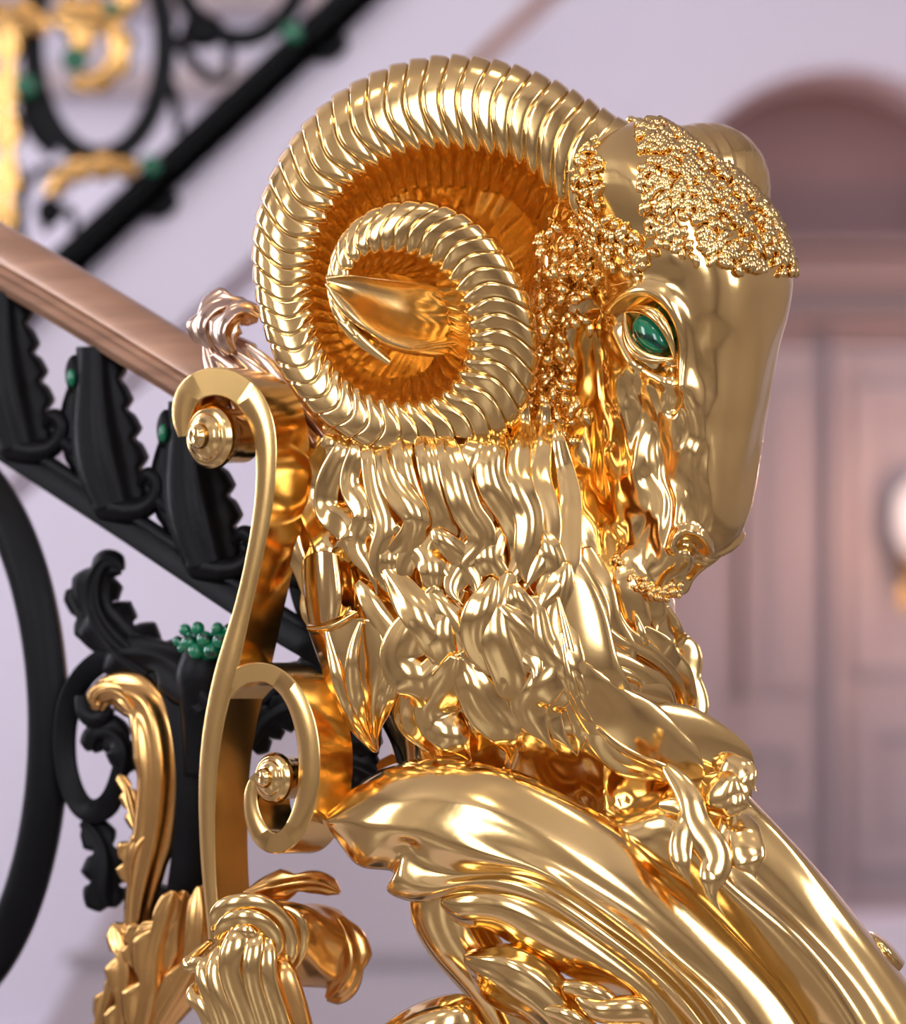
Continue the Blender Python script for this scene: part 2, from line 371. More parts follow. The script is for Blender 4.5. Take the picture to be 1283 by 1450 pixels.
# deep funnel of the skull inside the coil
f_ = np.linspace(0, 2 * pi, 160, endpoint=False); q_ = np.linspace(0, 1, 60)
rim = np.stack([605 + 176 * np.cos(f_), 392 + 192 * np.sin(f_), 62 + 0 * f_], -1); rim[:, 0] += 130 * np.clip(np.cos(f_ + .5), 0, 1) ** 3; rim[:, 1] -= 20 * np.clip(np.cos(f_ + .5), 0, 1) ** 3
apx = np.array([612, 440, 430.0])
FN = rim[None] * (1 - q_[:, None, None]) + apx * q_[:, None, None]
rib = 1 + .035 * np.sin(f_ * 44)[None] * (1 - q_[:, None]) + .08 * noise(np.cos(f_)[None] * 3, np.sin(f_)[None] * 3, q_[:, None] * 4)
FN = apx + (FN - apx) * np.stack([rib, rib, np.ones_like(rib)], -1); FN[..., 2] = apx[2] + (FN[..., 2] - apx[2])
FO = FN[::-1].copy(); FO[..., 2] += 40
one(W(np.concatenate([FN, FO], 0)), 'skull', GOLD, RAM, cv=True, cap=False)

# ---- ear through the horn
ec = [[(664, 430, 20), (645, 418, -20), (620, 409, -58), (590, 402, -96), (560, 398, -128), (525, 394, -154), (492, 391, -168), (462, 394, -172)],
      [(664, 438, 12), (642, 426, -24), (612, 416, -58), (575, 407, -92), (535, 401, -126), (497, 396, -156), (463, 397, -172)],
      [(664, 456, 8), (642, 446, -24), (612, 437, -52), (572, 427, -84), (532, 417, -118), (498, 408, -150), (464, 399, -172)],
      [(664, 474, 8), (642, 468, -24), (612, 462, -54), (572, 452, -88), (532, 436, -124), (500, 420, -154), (465, 401, -174)],
      [(662, 486, 6), (640, 486, -36), (610, 483, -72), (570, 474, -108), (532, 456, -142), (500, 434, -168), (466, 404, -180)],
      [(658, 496, 12), (630, 500, -40), (600, 498, -82), (562, 490, -122), (530, 474, -152), (503, 454, -174), (478, 430, -182), (462, 402, -182)],
      [(658, 502, 32), (630, 506, -20), (600, 504, -60), (562, 497, -100), (530, 481, -132), (503, 460, -158), (477, 434, -172), (460, 402, -172)]]
E = loft(ec, 70, 40)
E[..., 2] += 1.8 * np.sin(np.linspace(0, 11 * pi, 40))[None] * np.linspace(1, 0, 70)[:, None] ** 2
one(W(shell(E, 14)), 'ear', GOLD_SATIN, RAM, cv=True)

# ---- neck and breast
NR = np.array([  # py, left, right, centre depth, half depth
    (540, 500, 870, 160, 70), (560, 480, 870, 150, 120), (600, 470, 866, 140, 170), (640, 462, 842, 120, 200), (700, 452, 870, 108, 198), (760, 452, 905, 105, 198),
    (840, 468, 948, 103, 200), (900, 480, 957, 100, 200), (960, 512, 966, 96, 198), (1030, 548, 984, 90, 188), (1080, 560, 1040, 112, 164), (1130, 585, 1062, 122, 144), (1200, 640, 1085, 122, 136),
    (1280, 720, 1150, 110, 130), (1380, 900, 1240, 60, 120), (1500, 880, 1300, 70, 120), (1650, 760, 1200, 70, 140), (1780, 660, 980, 60, 160), (1900, 620, 900, 60, 150)])
ny = np.linspace(540, 1900, 440)
Nn = interp_rows(NR[:, 0], NR[:, 1:], ny); nl, nr, nd, nh = Nn.T; nh = nh - 15 * sstep(640, 720, ny) * (1 - sstep(1040, 1080, ny))
na = np.linspace(0, 2 * pi, 200, endpoint=False)
xm, hx = (nl + nr) / 2, (nr - nl) / 2
NP = np.stack([xm[:, None] + hx[:, None] * np.cos(na), np.broadcast_to(ny[:, None], (440, 200)), nd[:, None] + nh[:, None] * np.sin(na)], -1)
nn = 7 * noise(NP[..., 0] / 30 + 1.4 * noise(NP[..., 0] / 90, NP[..., 1] / 70, 2.2), NP[..., 1] / 110, NP[..., 2] / 60)
nn = nn + 3 * noise(NP[..., 0] / 13, NP[..., 1] / 50, 5.5)
nn = nn * sstep(545, 600, NP[..., 1])
outN = np.stack([np.cos(na)[None] * np.ones((440, 1)), np.zeros((440, 200)), np.sin(na)[None] * np.ones((440, 1))], -1)
one(W(NP + outN * nn[..., None]), 'neck', GOLD, RAM, cv=True)
NQ = NR.copy(); NQ[:, 4] = np.where((NR[:, 0] >= 1030) & (NR[:, 0] <= 1280), [np.interp(v, [1030, 1130, 1200, 1280], [164, 170, 150, 130]) for v in NR[:, 0]], NR[:, 4])
def neck_depth(x, y):
    q = interp_rows(NQ[:, 0], NQ[:, 1:], np.atleast_1d(np.clip(y, 600, 1900)))
    l, r, d, h = q.T; t = np.clip((x - (l + r) / 2) / ((r - l) / 2), -1, 1)
    return d - h * np.sqrt(1 - t * t)

# curls beside the cheek, under and behind the near horn
wb = MB()
for k in range(190):
    y = rng.uniform(300, 640); x = rng.normal(785 + 20 * (y < 420), 20)
    d = 30 + rng.normal(0, 14) - 40 * sstep(520, 640, y) - (x - 785) * .2
    t = np.array([rng.normal(0, .6), 1, rng.normal(0, .4)]); t /= np.linalg.norm(t); q = np.array([t[1], -t[0], 0]); L = rng.uniform(8, 18); bd = rng.choice([-1, 1]) * 5
    p = np.array([x, y, d])
    pts = [p - t * L, p - t * L * .3 + q * bd + (0, 0, -5), p + t * L * .4 - q * bd * .4 + (0, 0, -7), p + t * L - q * bd + (0, 0, 2)]
    wb.grid(W(tube(np.array(pts) + (0, 0, 9), [2, 6.5, 7, 1.5], 8, 8)), cv=True)
tag(wb.build('cheek_wool', GOLD, RAM), kind='stuff')
# side of the skull behind the cheek that the horn grows from
JW = tube([(905, 225, 70), (850, 300, 95), (822, 400, 112), (800, 500, 128), (798, 600, 124), (806, 700, 112), (830, 790, 96), (872, 850, 70)], [70, 80, 82, 84, 86, 82, 66, 52], 120, 80, 1.0)
jn = 7 * noise(np.arange(JW.shape[1])[None] * .55 + 1.2 * noise(JW[..., 1] / 40, JW[..., 0] / 30, 1.1), JW[..., 1] / 60, 6.6)
JC = JW.mean(1, keepdims=True); JD = JW - JC; JW = JC + JD * (1 + jn / (np.linalg.norm(JD, axis=-1) + 1))[..., None]
one(W(JW), 'jowl', GOLD, RAM, cv=True)

# ---- mane: each lock a fluted, wavy, tapering strand lying on the neck
def lock(path, w, lift=10, flutes=3, thick=.42, deps=None, name='mane_lock', tip=.12, wav=7, up=0):
    P = np.asarray(path, float)
    if up: P = np.vstack([P[0] + (P[0] - P[1]) * up / np.linalg.norm(P[0] - P[1]), P])
    P = spline(P, 12)
    d = np.array([neck_depth(x, y)[0] for x, y in P]) if deps is None else np.interp(np.linspace(0, 1, 12), np.linspace(0, 1, len(deps)), deps)
    ph = rng.uniform(0, 6.28)
    d = d - lift - wav * np.sin(np.linspace(0, 7.5, 12) + ph)
    n = 70
    C = spline(np.column_stack([P, d]), n); T, N, B = frame_along(C)
    u = np.linspace(0, 1, n)
    wp = w / 2 * np.clip(np.sin(pi * (0.05 + 0.92 * u)), 0.02, 1) ** .7 * (1 - (1 - tip) * sstep(.72, 1, u))
    wp = wp * (1 + .06 * np.sin(u * 11 + ph))
    a = np.linspace(0, 2 * pi, 48, endpoint=False)
    fl = 1 + (.10 if flutes > 1 else .06) * np.cos(flutes * 2 * a + 2.2 * np.sin(u * 6 + ph)[:, None] * .3) * (1 - .6 * u[:, None] ** 3)
    G = C[:, None] + (N[:, None] * np.cos(a)[None, :, None] + B[:, None] * (np.sin(a) * thick)[None, :, None]) * (wp[:, None] * fl)[..., None]
    return one(W(G), name, GOLD, RAM, cv=True)
def cp(L, x0=400, y0=560, k=.3725): return [(x0 + k * x, y0 + k * y) for x, y in L]
LOCKS = [
 ([(170,120),(110,280),(60,420),(45,540),(80,650),(95,780),(115,880)], 34), ([(205,170),(130,350),(150,500),(195,600),(205,720),(225,830)], 34),
 ([(265,180),(190,350),(200,450),(270,520),(240,620),(220,720),(290,800)], 34), ([(310,200),(280,350),(335,450),(300,560),(345,680),(360,800)], 32),
 ([(340,210),(385,400),(415,500),(380,610),(390,690),(440,750),(490,810)], 30), ([(400,240),(450,380),(510,470),(470,560),(400,640),(430,740)], 28),
 ([(470,250),(520,380),(560,470),(520,560),(470,650),(480,740),(545,800)], 30), ([(560,260),(600,400),(620,500),(570,600),(620,660),(640,730),(600,800)], 28),
 ([(640,250),(680,380),(720,470),(760,560),(700,640),(740,720),(700,840)], 30), ([(730,230),(690,340),(700,440),(760,530),(740,620)], 30),
 ([(800,170),(790,320),(850,420),(900,520),(910,640),(850,730),(860,830)], 32), ([(900,170),(880,330),(930,440),(930,560),(920,690),(960,760)], 32),
 ([(980,170),(960,330),(990,450),(1000,560),(960,670),(880,790)], 32), ([(1050,240),(1075,400),(1065,540),(1060,700),(985,800),(965,910)], 34),
 ([(245,600),(150,720),(110,830),(150,930),(120,880)], 26), ([(130,640),(160,760),(180,840),(260,900)], 40),
 ([(560,790),(490,910),(470,1010),(525,1120),(480,1250),(560,1360)], 46), ([(600,800),(700,920),(760,1010),(725,1090),(770,1200),(800,1290)], 40),
 ([(640,1000),(540,1130),(520,1250),(600,1370)], 40), ([(640,1060),(590,1200),(660,1310),(730,1410)], 42), ([(850,740),(820,880),(855,1000),(900,1150),(880,1280),(840,1420)], 44),
 ([(870,850),(960,940),(1015,1050),(940,1150),(970,1260),(1050,1370)], 40), ([(700,1040),(780,1190),(860,1300),(870,1420)], 40),
 ([(960,830),(980,960),(1055,1070),(1000,1180),(1060,1300),(1120,1370)], 38), ([(1060,700),(1030,850),(1055,960),(1120,1060),(1200,1130)], 40),
 ([(430,700),(500,800),(560,900),(600,1000),(560,1100)], 34), ([(660,800),(610,900),(640,1000),(690,1090)], 34), ([(780,760),(740,860),(760,960),(840,1050),(830,1150)], 34),
 ([(330,760),(400,850),(470,960),(450,1080),(520,1160)], 34), ([(480,540),(560,620),(570,720),(520,800)], 28), ([(620,560),(690,640),(650,740),(690,800)], 26), ([(820,520),(780,620),(820,700),(760,790)], 28),
 ([(900,780),(930,860),(900,960),(960,1040),(940,1120)], 30), ([(1000,560),(1030,660),(1010,760),(1050,860)], 28), ([(360,520),(420,600),(400,700),(470,780)], 24),
]
for i, (L, w) in enumerate(LOCKS):
    lock(cp(L), w * 1.42, lift=4 + (i * 5) % 14 + (6 if L[0][1] > 600 else 0), flutes=2, thick=.34, up=52 if L[0][1] < 300 else 26)
# big flaring locks at the lower left of the mane
def sheet(curves, thick, name, nu=60, nv=36, m=GOLD, parent=RAM, amp=0, fl=3):
    P = loft(curves, nu, nv)
    if amp: P[..., 2] += amp * np.cos(np.linspace(-1, 1, nv) * pi * fl)[None]
    return one(W(shell(P, thick)), name, m, parent, cv=True)
sheet([[(432, 790, 40), (434, 850, 40), (440, 884, 36)], [(452, 780, 0), (456, 840, -6), (458, 882, 0)], [(478, 785, -20), (484, 850, -30), (480, 874, -24)], [(496, 800, -6), (504, 850, -10), (500, 868, -16)]], 14, 'mane_lock', amp=3)
sheet([[(437, 893, 50), (448, 925, 48), (468, 985, 46), (490, 1030, 44), (524, 1064, 40)], [(462, 888, 0), (474, 930, -4), (486, 985, 4), (504, 1035, 16), (530, 1066, 36)],
       [(500, 874, -30), (512, 930, -34), (514, 985, -20), (518, 1030, 6), (534, 1066, 34)], [(545, 885, -50), (552, 930, -52), (540, 980, -34), (530, 1030, 0), (537, 1062, 36)],
       [(556, 895, -30), (560, 935, -28), (552, 985, -8), (540, 1030, 20), (540, 1055, 40)]], 12, 'mane_lock', amp=3, fl=2)
0 and sheet([[(545, 900, -40), (562, 935, -50), (556, 980, -40), (545, 1020, -20)], [(562, 900, -62), (580, 960, -74), (580, 1000, -64), (570, 1028, -40)], [(578, 900, -66), (598, 960, -84), (602, 1000, -76), (598, 1036, -50)]], 12, 'mane_lock')
sheet([[(436, 884, 30), (462, 880, 4), (500, 864, -24)], [(434, 890, 20), (464, 888, -14), (506, 866, -38)], [(440, 897, 26), (468, 896, -4), (508, 874, -28)]], 8, 'mane_lock')
lock([(462, 890), (474, 940), (494, 1000), (528, 1060)], 20, lift=4, flutes=1, deps=[0, -8, 0, 34], wav=2)
lock([(512, 880), (500, 930), (506, 990), (528, 1052)], 22, lift=6, flutes=1, deps=[-34, -38, -22, 24], wav=2)
lock([(552, 880), (566, 930), (548, 985), (534, 1050)], 26, lift=6, flutes=2, deps=[-50, -52, -30, 20], wav=2)
# breast: broad flowing strands that run down to the right
def cq(L): return cp(L, 780, 820, .2494)
for L, w, lf in [
 ([(20,140),(70,400),(130,600),(200,740),(340,800)], 46, 10), ([(80,-60),(150,250),(220,500),(330,700),(450,840),(600,960)], 62, 16), ([(110,-80),(190,200),(260,380),(340,490),(350,520)], 50, 12),
 ([(210,-60),(260,240),(340,380),(420,500),(480,560),(512,630)], 52, 10), ([(290,-20),(380,300),(500,410),(620,510),(700,590),(750,700),(775,850)], 26, 12),
 ([(270,470),(400,530),(500,600),(640,680),(750,760)], 40, 14), ([(330,610),(480,650),(600,700),(740,790)], 42, 12), ([(370,750),(520,830),(660,870),(800,880)], 34, 14),
 ([(150,560),(340,770),(500,890),(640,985),(770,1080),(930,1290)], 66, 22), ([(240,800),(330,930),(450,1010),(600,1080),(740,1170)], 40, 16),
 ([(430,800),(560,880),(720,930),(880,1000),(1020,1100),(1150,1290)], 74, 10), ([(690,270),(720,350),(785,430),(775,560),(825,680),(855,860),(905,940)], 26, 6), ([(590,380),(640,450),(690,500),(720,560)], 34, 14),
 ([(640,420),(720,560),(770,690),(800,830)], 30, 8), ([(120,620),(150,760),(170,880),(150,1010)], 20, 12), ([(420,-10),(450,100),(480,230),(560,400)], 34, 4), ([(560,20),(590,160),(600,320)], 28, 4)]:
    lock(cq(L), w * 1.4, up=30, lift=lf, flutes=1, name='breast_lock', thick=.26, wav=2)
for L in [[(100,-100),(180,120),(280,260),(400,360),(520,420),(640,510),(720,600),(760,700)], [(40,100),(100,360),(160,560),(230,700),(290,760)], [(300,480),(400,530),(470,560),(512,600),(510,640)], [(360,600),(480,660),(600,700),(720,750),(745,800)],
          [(380,750),(430,800),(560,850),(700,880),(800,890),(900,940)], [(260,840),(400,960),(560,1040),(700,1110),(780,1230)], [(140,640),(190,760),(260,830)], [(480,200),(520,330),(560,400)], [(60,300),(120,600),(170,700),(240,760)]]:
    lock(cq(L), 15, lift=26, flutes=1, name='breast_lock', thick=.6, wav=1)
def cd(L): return cp(L, 780, 780, .4618)
for L, w, lf in [([(350,660),(430,770),(460,860),(510,950),(492,1040),(535,1120)], 34, 20), ([(545,780),(535,900),(490,1000),(505,1090)], 30, 22), ([(590,810),(600,920),(632,1010)], 40, 16), ([(470,700),(560,740),(625,720)], 44, 16),
                 ([(480,790),(550,770),(620,790)], 34, 20), ([(330,780),(420,800),(400,900),(440,1040)], 26, 12), ([(500,640),(590,690),(632,740)], 34, 10)]:
    lock(cd(L), w * 1.3, lift=lf * .5, flutes=1, name='breast_lock', wav=3, deps=[-118, -142, -158, -166, -166])

# ---- great acanthus leaf over the shoulder
lobe1 = [
 [(466, 1174, -2), (491, 1206, -24), (519, 1227, -40), (558, 1234, -56), (549, 1254, -62), (571, 1271, -72), (604, 1275, -84), (640, 1266, -100), (700, 1266, -124), (774, 1292, -140), (835, 1332, -148), (896, 1374, -150), (960, 1432, -150), (1010, 1490, -150)],
 [(465, 1170, -12), (498, 1192, -52), (530, 1212, -70), (566, 1214, -84), (566, 1238, -92), (586, 1254, -104), (618, 1256, -118), (655, 1250, -132), (713, 1248, -150), (780, 1274, -166), (842, 1314, -172), (902, 1358, -172), (966, 1418, -170), (1020, 1490, -166)],
 [(464, 1168, -14), (505, 1176, -62), (540, 1196, -82), (580, 1198, -90), (592, 1216, -92), (612, 1230, -98), (640, 1238, -106), (680, 1238, -120), (730, 1240, -138), (790, 1262, -152), (850, 1302, -158), (912, 1348, -156), (974, 1408, -154), (1030, 1490, -150)],
 [(463, 1166, -16), (510, 1164, -70), (552, 1176, -98), (600, 1186, -118), (640, 1200, -134), (693, 1216, -150), (754, 1230, -164), (800, 1254, -174), (862, 1296, -178), (930, 1350, -174), (990, 1408, -170), (1050, 1490, -160)],
 [(462, 1164, -16), (516, 1150, -70), (560, 1154, -100), (620, 1160, -124), (676, 1172, -138), (740, 1198, -150), (800, 1234, -160), (855, 1270, -162), (918, 1316, -158), (960, 1356, -152), (1020, 1412, -148), (1080, 1490, -140)],
 [(461, 1162, -16), (522, 1134, -66), (570, 1130, -98), (630, 1134, -126), (690, 1148, -146), (760, 1180, -160), (830, 1224, -168), (890, 1264, -168), (950, 1312, -162), (1000, 1358, -156), (1050, 1412, -148), (1110, 1490, -140)],
 [(460, 1160, -12), (522, 1118, -50), (574, 1104, -78), (634, 1104, -104), (692, 1118, -122), (762, 1150, -136), (838, 1194, -146), (906, 1240, -146), (966, 1288, -140), (1020, 1340, -134), (1080, 1404, -126), (1140, 1490, -116)],
 [(458, 1157, -2), (519, 1106, -16), (575, 1083, -44), (640, 1080, -80), (697, 1090, -104), (770, 1122, -124), (850, 1170, -138), (910, 1216, -136), (975, 1270, -126), (1040, 1330, -118), (1110, 1404, -108), (1165, 1490, -100)],
 [(456, 1156, 12), (518, 1102, 14), (575, 1077, -6), (640, 1074, -40), (700, 1082, -72), (780, 1114, -92), (860, 1160, -104), (920, 1204, -100), (985, 1258, -90), (1052, 1322, -84), (1124, 1400, -76), (1180, 1490, -70)]]
L1 = [np.array(c_, float) for c_ in lobe1]
sm = [c_.copy() for c_ in L1]
for i in range(1, len(L1) - 1):
    k = min(len(L1[i]), len(L1[i - 1]), len(L1[i + 1]))
    if len(L1[i]) == len(L1[i - 1]) == len(L1[i + 1]): sm[i][:, 2] = .55 * L1[i][:, 2] + .225 * (L1[i - 1][:, 2] + L1[i + 1][:, 2])
sheet(sm, 16, 'acanthus_leaf', nu=150, nv=110)
lobe2 = [
 [(626, 1286, -70), (650, 1308, -78), (690, 1317, -88), (734, 1341, -98), (783, 1369, -104), (835, 1394, -108), (884, 1414, -110), (940, 1500, -112)],
 [(624, 1282, -80), (652, 1298, -100), (696, 1306, -116), (742, 1328, -130), (792, 1354, -138), (846, 1380, -140), (900, 1414, -140), (955, 1500, -134)],
 [(624, 1278, -84), (660, 1280, -114), (710, 1288, -136), (760, 1308, -150), (812, 1338, -156), (866, 1374, -156), (920, 1420, -152), (970, 1500, -146)],
 [(626, 1272, -84), (664, 1262, -108), (713, 1266, -130), (774, 1290, -146), (830, 1324, -152), (886, 1364, -152), (945, 1418, -148), (995, 1500, -142)],
 [(632, 1264, -70), (672, 1250, -90), (720, 1254, -110), (780, 1274, -126), (842, 1312, -134), (900, 1352, -134), (960, 1408, -132), (1015, 1500, -128)]]
sheet(lobe2, 14, 'acanthus_leaf', nu=90, nv=60)
lobe3 = [[(664, 1378, -60), (677, 1404, -70), (704, 1428, -80), (743, 1446, -88), (800, 1500, -90)], [(658, 1366, -80), (684, 1388, -104), (716, 1412, -116), (752, 1434, -122), (815, 1500, -118)],
         [(656, 1354, -86), (692, 1366, -118), (726, 1382, -134), (762, 1408, -138), (830, 1500, -130)], [(658, 1350, -80), (690, 1346, -104), (722, 1344, -116), (758, 1358, -124), (792, 1386, -126), (850, 1500, -120)],
         [(664, 1346, -64), (690, 1340, -80), (722, 1336, -90), (760, 1350, -98), (796, 1380, -100), (862, 1500, -96)]]
sheet(lobe3, 12, 'acanthus_leaf', nu=60, nv=50, amp=2, fl=4)
lobe4 = [[(520, 1470, -60), (573, 1432, -70), (612, 1415, -74), (660, 1411, -70), (690, 1440, -60), (720, 1490, -50)], [(520, 1490, -90), (580, 1452, -110), (620, 1436, -116), (660, 1434, -108), (684, 1456, -90), (700, 1490, -80)],
         [(540, 1530, -100), (600, 1490, -120), (640, 1480, -120), (680, 1500, -100), (690, 1530, -90)]]
sheet(lobe4, 20, 'acanthus_leaf', nu=50, nv=40)
b = MB()
for pth, r in [([(800, 1396, -140), (830, 1402, -150), (862, 1416, -150), (880, 1440, -140)], [10, 14, 12, 6]), ([(820, 1410, -140), (850, 1430, -150), (905, 1432, -146), (925, 1460, -130)], [10, 18, 20, 8]), ([(770, 1430, -126), (810, 1440, -136), (850, 1470, -130)], [8, 14, 10])]:
    b.grid(W(tube(pth, r, 30, 16)), cv=True)
b.build('acanthus_curl', GOLD, RAM)
one(W(tube([(690, 1210, 0), (640, 1262, 10), (648, 1320, 10), (695, 1385, 6), (760, 1480, 0)], [40, 60, 52, 44, 50], 60, 36)), 'leaf_stem', GOLD, RAM, cv=True)
# fluted body to the right of the leaf
body = [
 [(850, 1200, -20), (960, 1300, -20), (1080, 1420, -20), (1150, 1530, -20)],
 [(880, 1180, -100), (975, 1262, -108), (1060, 1345, -110), (1140, 1440, -104), (1190, 1530, -96)],
 [(915, 1170, -112), (1000, 1258, -120), (1080, 1345, -120), (1160, 1440, -112), (1215, 1530, -104)],
 [(945, 1160, -134), (1018, 1246, -150), (1098, 1318, -154), (1185, 1420, -146), (1245, 1530, -130)],
 [(965, 1150, -128), (1034, 1238, -142), (1112, 1306, -146), (1202, 1412, -136), (1265, 1530, -120)],
 [(985, 1142, -104), (1058, 1232, -114), (1136, 1312, -116), (1222, 1410, -108), (1290, 1530, -92)],
 [(1005, 1134, -108), (1082, 1222, -118), (1156, 1300, -118), (1236, 1396, -110), (1308, 1520, -90)],
 [(1025, 1126, -84), (1108, 1206, -90), (1178, 1290, -90), (1252, 1386, -82), (1320, 1500, -70)],
 [(1045, 1120, -86), (1136, 1216, -96), (1208, 1308, -94), (1268, 1390, -84), (1332, 1490, -70)],
 [(1062, 1128, -50), (1150, 1222, -54), (1224, 1314, -52), (1281, 1388, -46), (1345, 1480, -36)],
 [(1064, 1136, 0), (1155, 1232, 4), (1228, 1322, 6), (1285, 1394, 8), (1350, 1485, 12)],
 [(1040, 1160, 60), (1130, 1250, 70), (1200, 1340, 76), (1260, 1410, 80), (1320, 1500, 80)]]
bd = []
for i, c_ in enumerate(body):
    c_ = np.array(c_, float)
    if 0 < i < len(body) - 1 and len(body[i - 1]) == len(c_) == len(body[i + 1]): c_[:, 2] = .6 * c_[:, 2] + .2 * (np.array(body[i - 1])[:, 2] + np.array(body[i + 1])[:, 2])
    bd.append(np.vstack([c_[0] - .45 * (c_[1] - c_[0]) + (0, 0, 150), c_]))
sheet(bd, 40, 'fluted_body', nu=110, nv=150)
# the leaf on the far shoulder
def far(cs):
    out = []
    for c_ in cs:
        c_ = np.array(c_, float); k = (1 + (230 - c_[:, 2]) * S / DIST) / (1 + c_[:, 2] * S / DIST)
        out.append(np.column_stack([641.5 + (c_[:, 0] - 641.5) / k, 725 + (c_[:, 1] - 725) / k, 230 - c_[:, 2]]))
    return out
sheet(far(sm), -16, 'acanthus_leaf', nu=90, nv=60); sheet(far(lobe2), -14, 'acanthus_leaf', nu=60, nv=40)
sheet([[(1222, 1318, 30), (1240, 1322, 10), (1262, 1338, 0), (1281, 1362, 10)], [(1226, 1326, -10), (1244, 1334, -30), (1262, 1350, -34), (1278, 1370, -10)], [(1234, 1344, -14), (1250, 1356, -30), (1262, 1366, -26), (1272, 1378, -4)], [(1240, 1360, 10), (1252, 1372, 0), (1262, 1380, 2), (1268, 1384, 8)]], 14, 'acanthus_leaf', nu=30, nv=24)
# lower console of the newel, below the picture
one(W(tube([(1180, 1480, 20), (1150, 1640, 30), (1010, 1740, 50), (880, 1790, 60)], [150, 150, 120, 90], 40, 40)), 'newel_console', GOLD, RAM, cv=True)
# ================================================================== GOLD SCROLL BRACKET
BRK = empty('scroll_bracket', place(320, 1890, 110), 'flat S-shaped gold scroll bracket with two spiral volutes, left of the ram head', 'bracket')
EXT = (48, 0, 57)
def bp(x, y): return (x, y, 100 - (x - 300) * 0.84)
stem = [(258, 618), (256, 590), (268, 556), (305, 540), (343, 555), (370, 600), (376, 660), (371, 722), (357, 800), (341, 868), (322, 940), (306, 1005), (295, 1080), (292, 1160), (295, 1240), (301, 1310), (310, 1420), (318, 1560), (320, 1700), (322, 1890)]
wid = [13, 26, 36, 40, 39, 34, 29, 26, 24, 25, 31, 29, 26, 23, 20, 18, 18, 20, 24, 30]
one(W(band([bp(*p) for p in stem], wid, 0, 220, EXT, 1.6)), 'scroll_band', GOLD_FLAT, BRK, cv=True, sharp=40)
vol = [(318, 985), (334, 962), (360, 952), (386, 957), (411, 980), (429, 1020), (437, 1070), (434, 1122), (420, 1168), (398, 1192), (378, 1191), (361, 1168), (354, 1138), (358, 1108), (368, 1094)]
wid = [18, 27, 28, 28, 29, 31, 31, 30, 30, 30, 29, 25, 20, 15, 9]
one(W(band([bp(*p) for p in vol], wid, 0, 160, EXT, 1.6)), 'scroll_band', GOLD_FLAT, BRK, cv=True, sharp=40)
ax = np.array(EXT, float); ax /= np.linalg.norm(ax)
e1 = np.array([0, 1.0, 0]); e2 = np.cross(ax, e1)
def boss(cx_, cy_, R, name='volute_boss'):
    c0 = np.array(bp(cx_, cy_)); prof = [(-.62, .02), (-.62, .28), (-.5, .38), (-.32, .42), (-.26, .56), (-.16, .68), (-.08, .72), (-.04, .86), (.1, .97), (.3, 1.0), (.42, .98), (.5, .88), (1.0, .84), (1.7, .84), (1.7, .02)]
    pr = []
    for (a0, r0), (a1, r1) in zip(prof[:-1], prof[1:]):
        for t in np.linspace(0, 1, 5, endpoint=False): pr.append((a0 + (a1 - a0) * t, r0 + (r1 - r0) * t))
    pr = np.array(pr + [prof[-1]]); f = np.linspace(0, 2 * pi, 48, endpoint=False)
    wob = np.where(pr[:, 0] < .3, 1, 0)[:, None]
    A = pr[:, :1] + wob * .07 * np.sin(f)[None]; Rr = pr[:, 1:] * (1 + wob * .08 * np.cos(f + 1)[None])
    G = c0 + R * (A[..., None] * ax + Rr[..., None] * (np.cos(f)[None, :, None] * e1 + np.sin(f)[None, :, None] * e2))
    return one(W(G), name, GOLD, BRK, cv=True, sharp=50)
boss(292, 617, 46); boss(382, 1101, 36)

# ================================================================== GOLD ACANTHUS CURL AT THE FOOT OF THE BRACKET
CURL = empty('acanthus_scroll_ornament', place(400, 1895, 60), 'rolled gold acanthus leaf ornament at the foot of the flat scroll bracket', 'ornament')
u = np.linspace(0, 1, 60); f = np.linspace(0, 2 * pi, 72, endpoint=False)
axs = spline([(338, 1322, 44), (370, 1324, 70), (420, 1334, 110), (475, 1346, 150), (492, 1350, 165)], 60)
rad = np.interp(u, [0, .05, .25, .35, .6, .9, 1], [20, 44, 56, 52, 56, 54, 30])
rr = rad[:, None] * (1 + .07 * np.sin(f * 2 + 6 * u[:, None]) + .05 * np.sin(f[None] * 5 + 3 * np.sin(6 * u[:, None])))
G = axs[:, None] + np.stack([np.cos(f)[None] * rr * .42, np.sin(f)[None] * rr, -np.cos(f)[None] * rr * .88], -1)
one(W(G), 'rolled_leaf', GOLD_OLD, CURL, cv=True)
def strip(pts, w, n=50, thick=.45, m=GOLD, name='leaf_strand', parent=CURL, ww=None):
    return one(W(tube(pts, ww or [w * .4] + [w] * (len(pts) - 2) + [w * .3], n, 20, thick)), name, m, parent, cv=True)
strip([(304, 1318, 30), (312, 1294, 14), (338, 1280, 6), (374, 1284, 10), (402, 1310, 20), (408, 1348, 26), (392, 1376, 30)], 15)
strip([(308, 1330, 22), (322, 1308, 4), (348, 1300, -6), (374, 1308, -4), (390, 1334, 4), (386, 1362, 14)], 13)
strip([(322, 1340, 10), (334, 1322, -6), (352, 1320, -12), (366, 1334, -8)], 9)
strip([(400, 1286, 40), (420, 1300, 44), (426, 1340, 48), (412, 1376, 54)], 11)
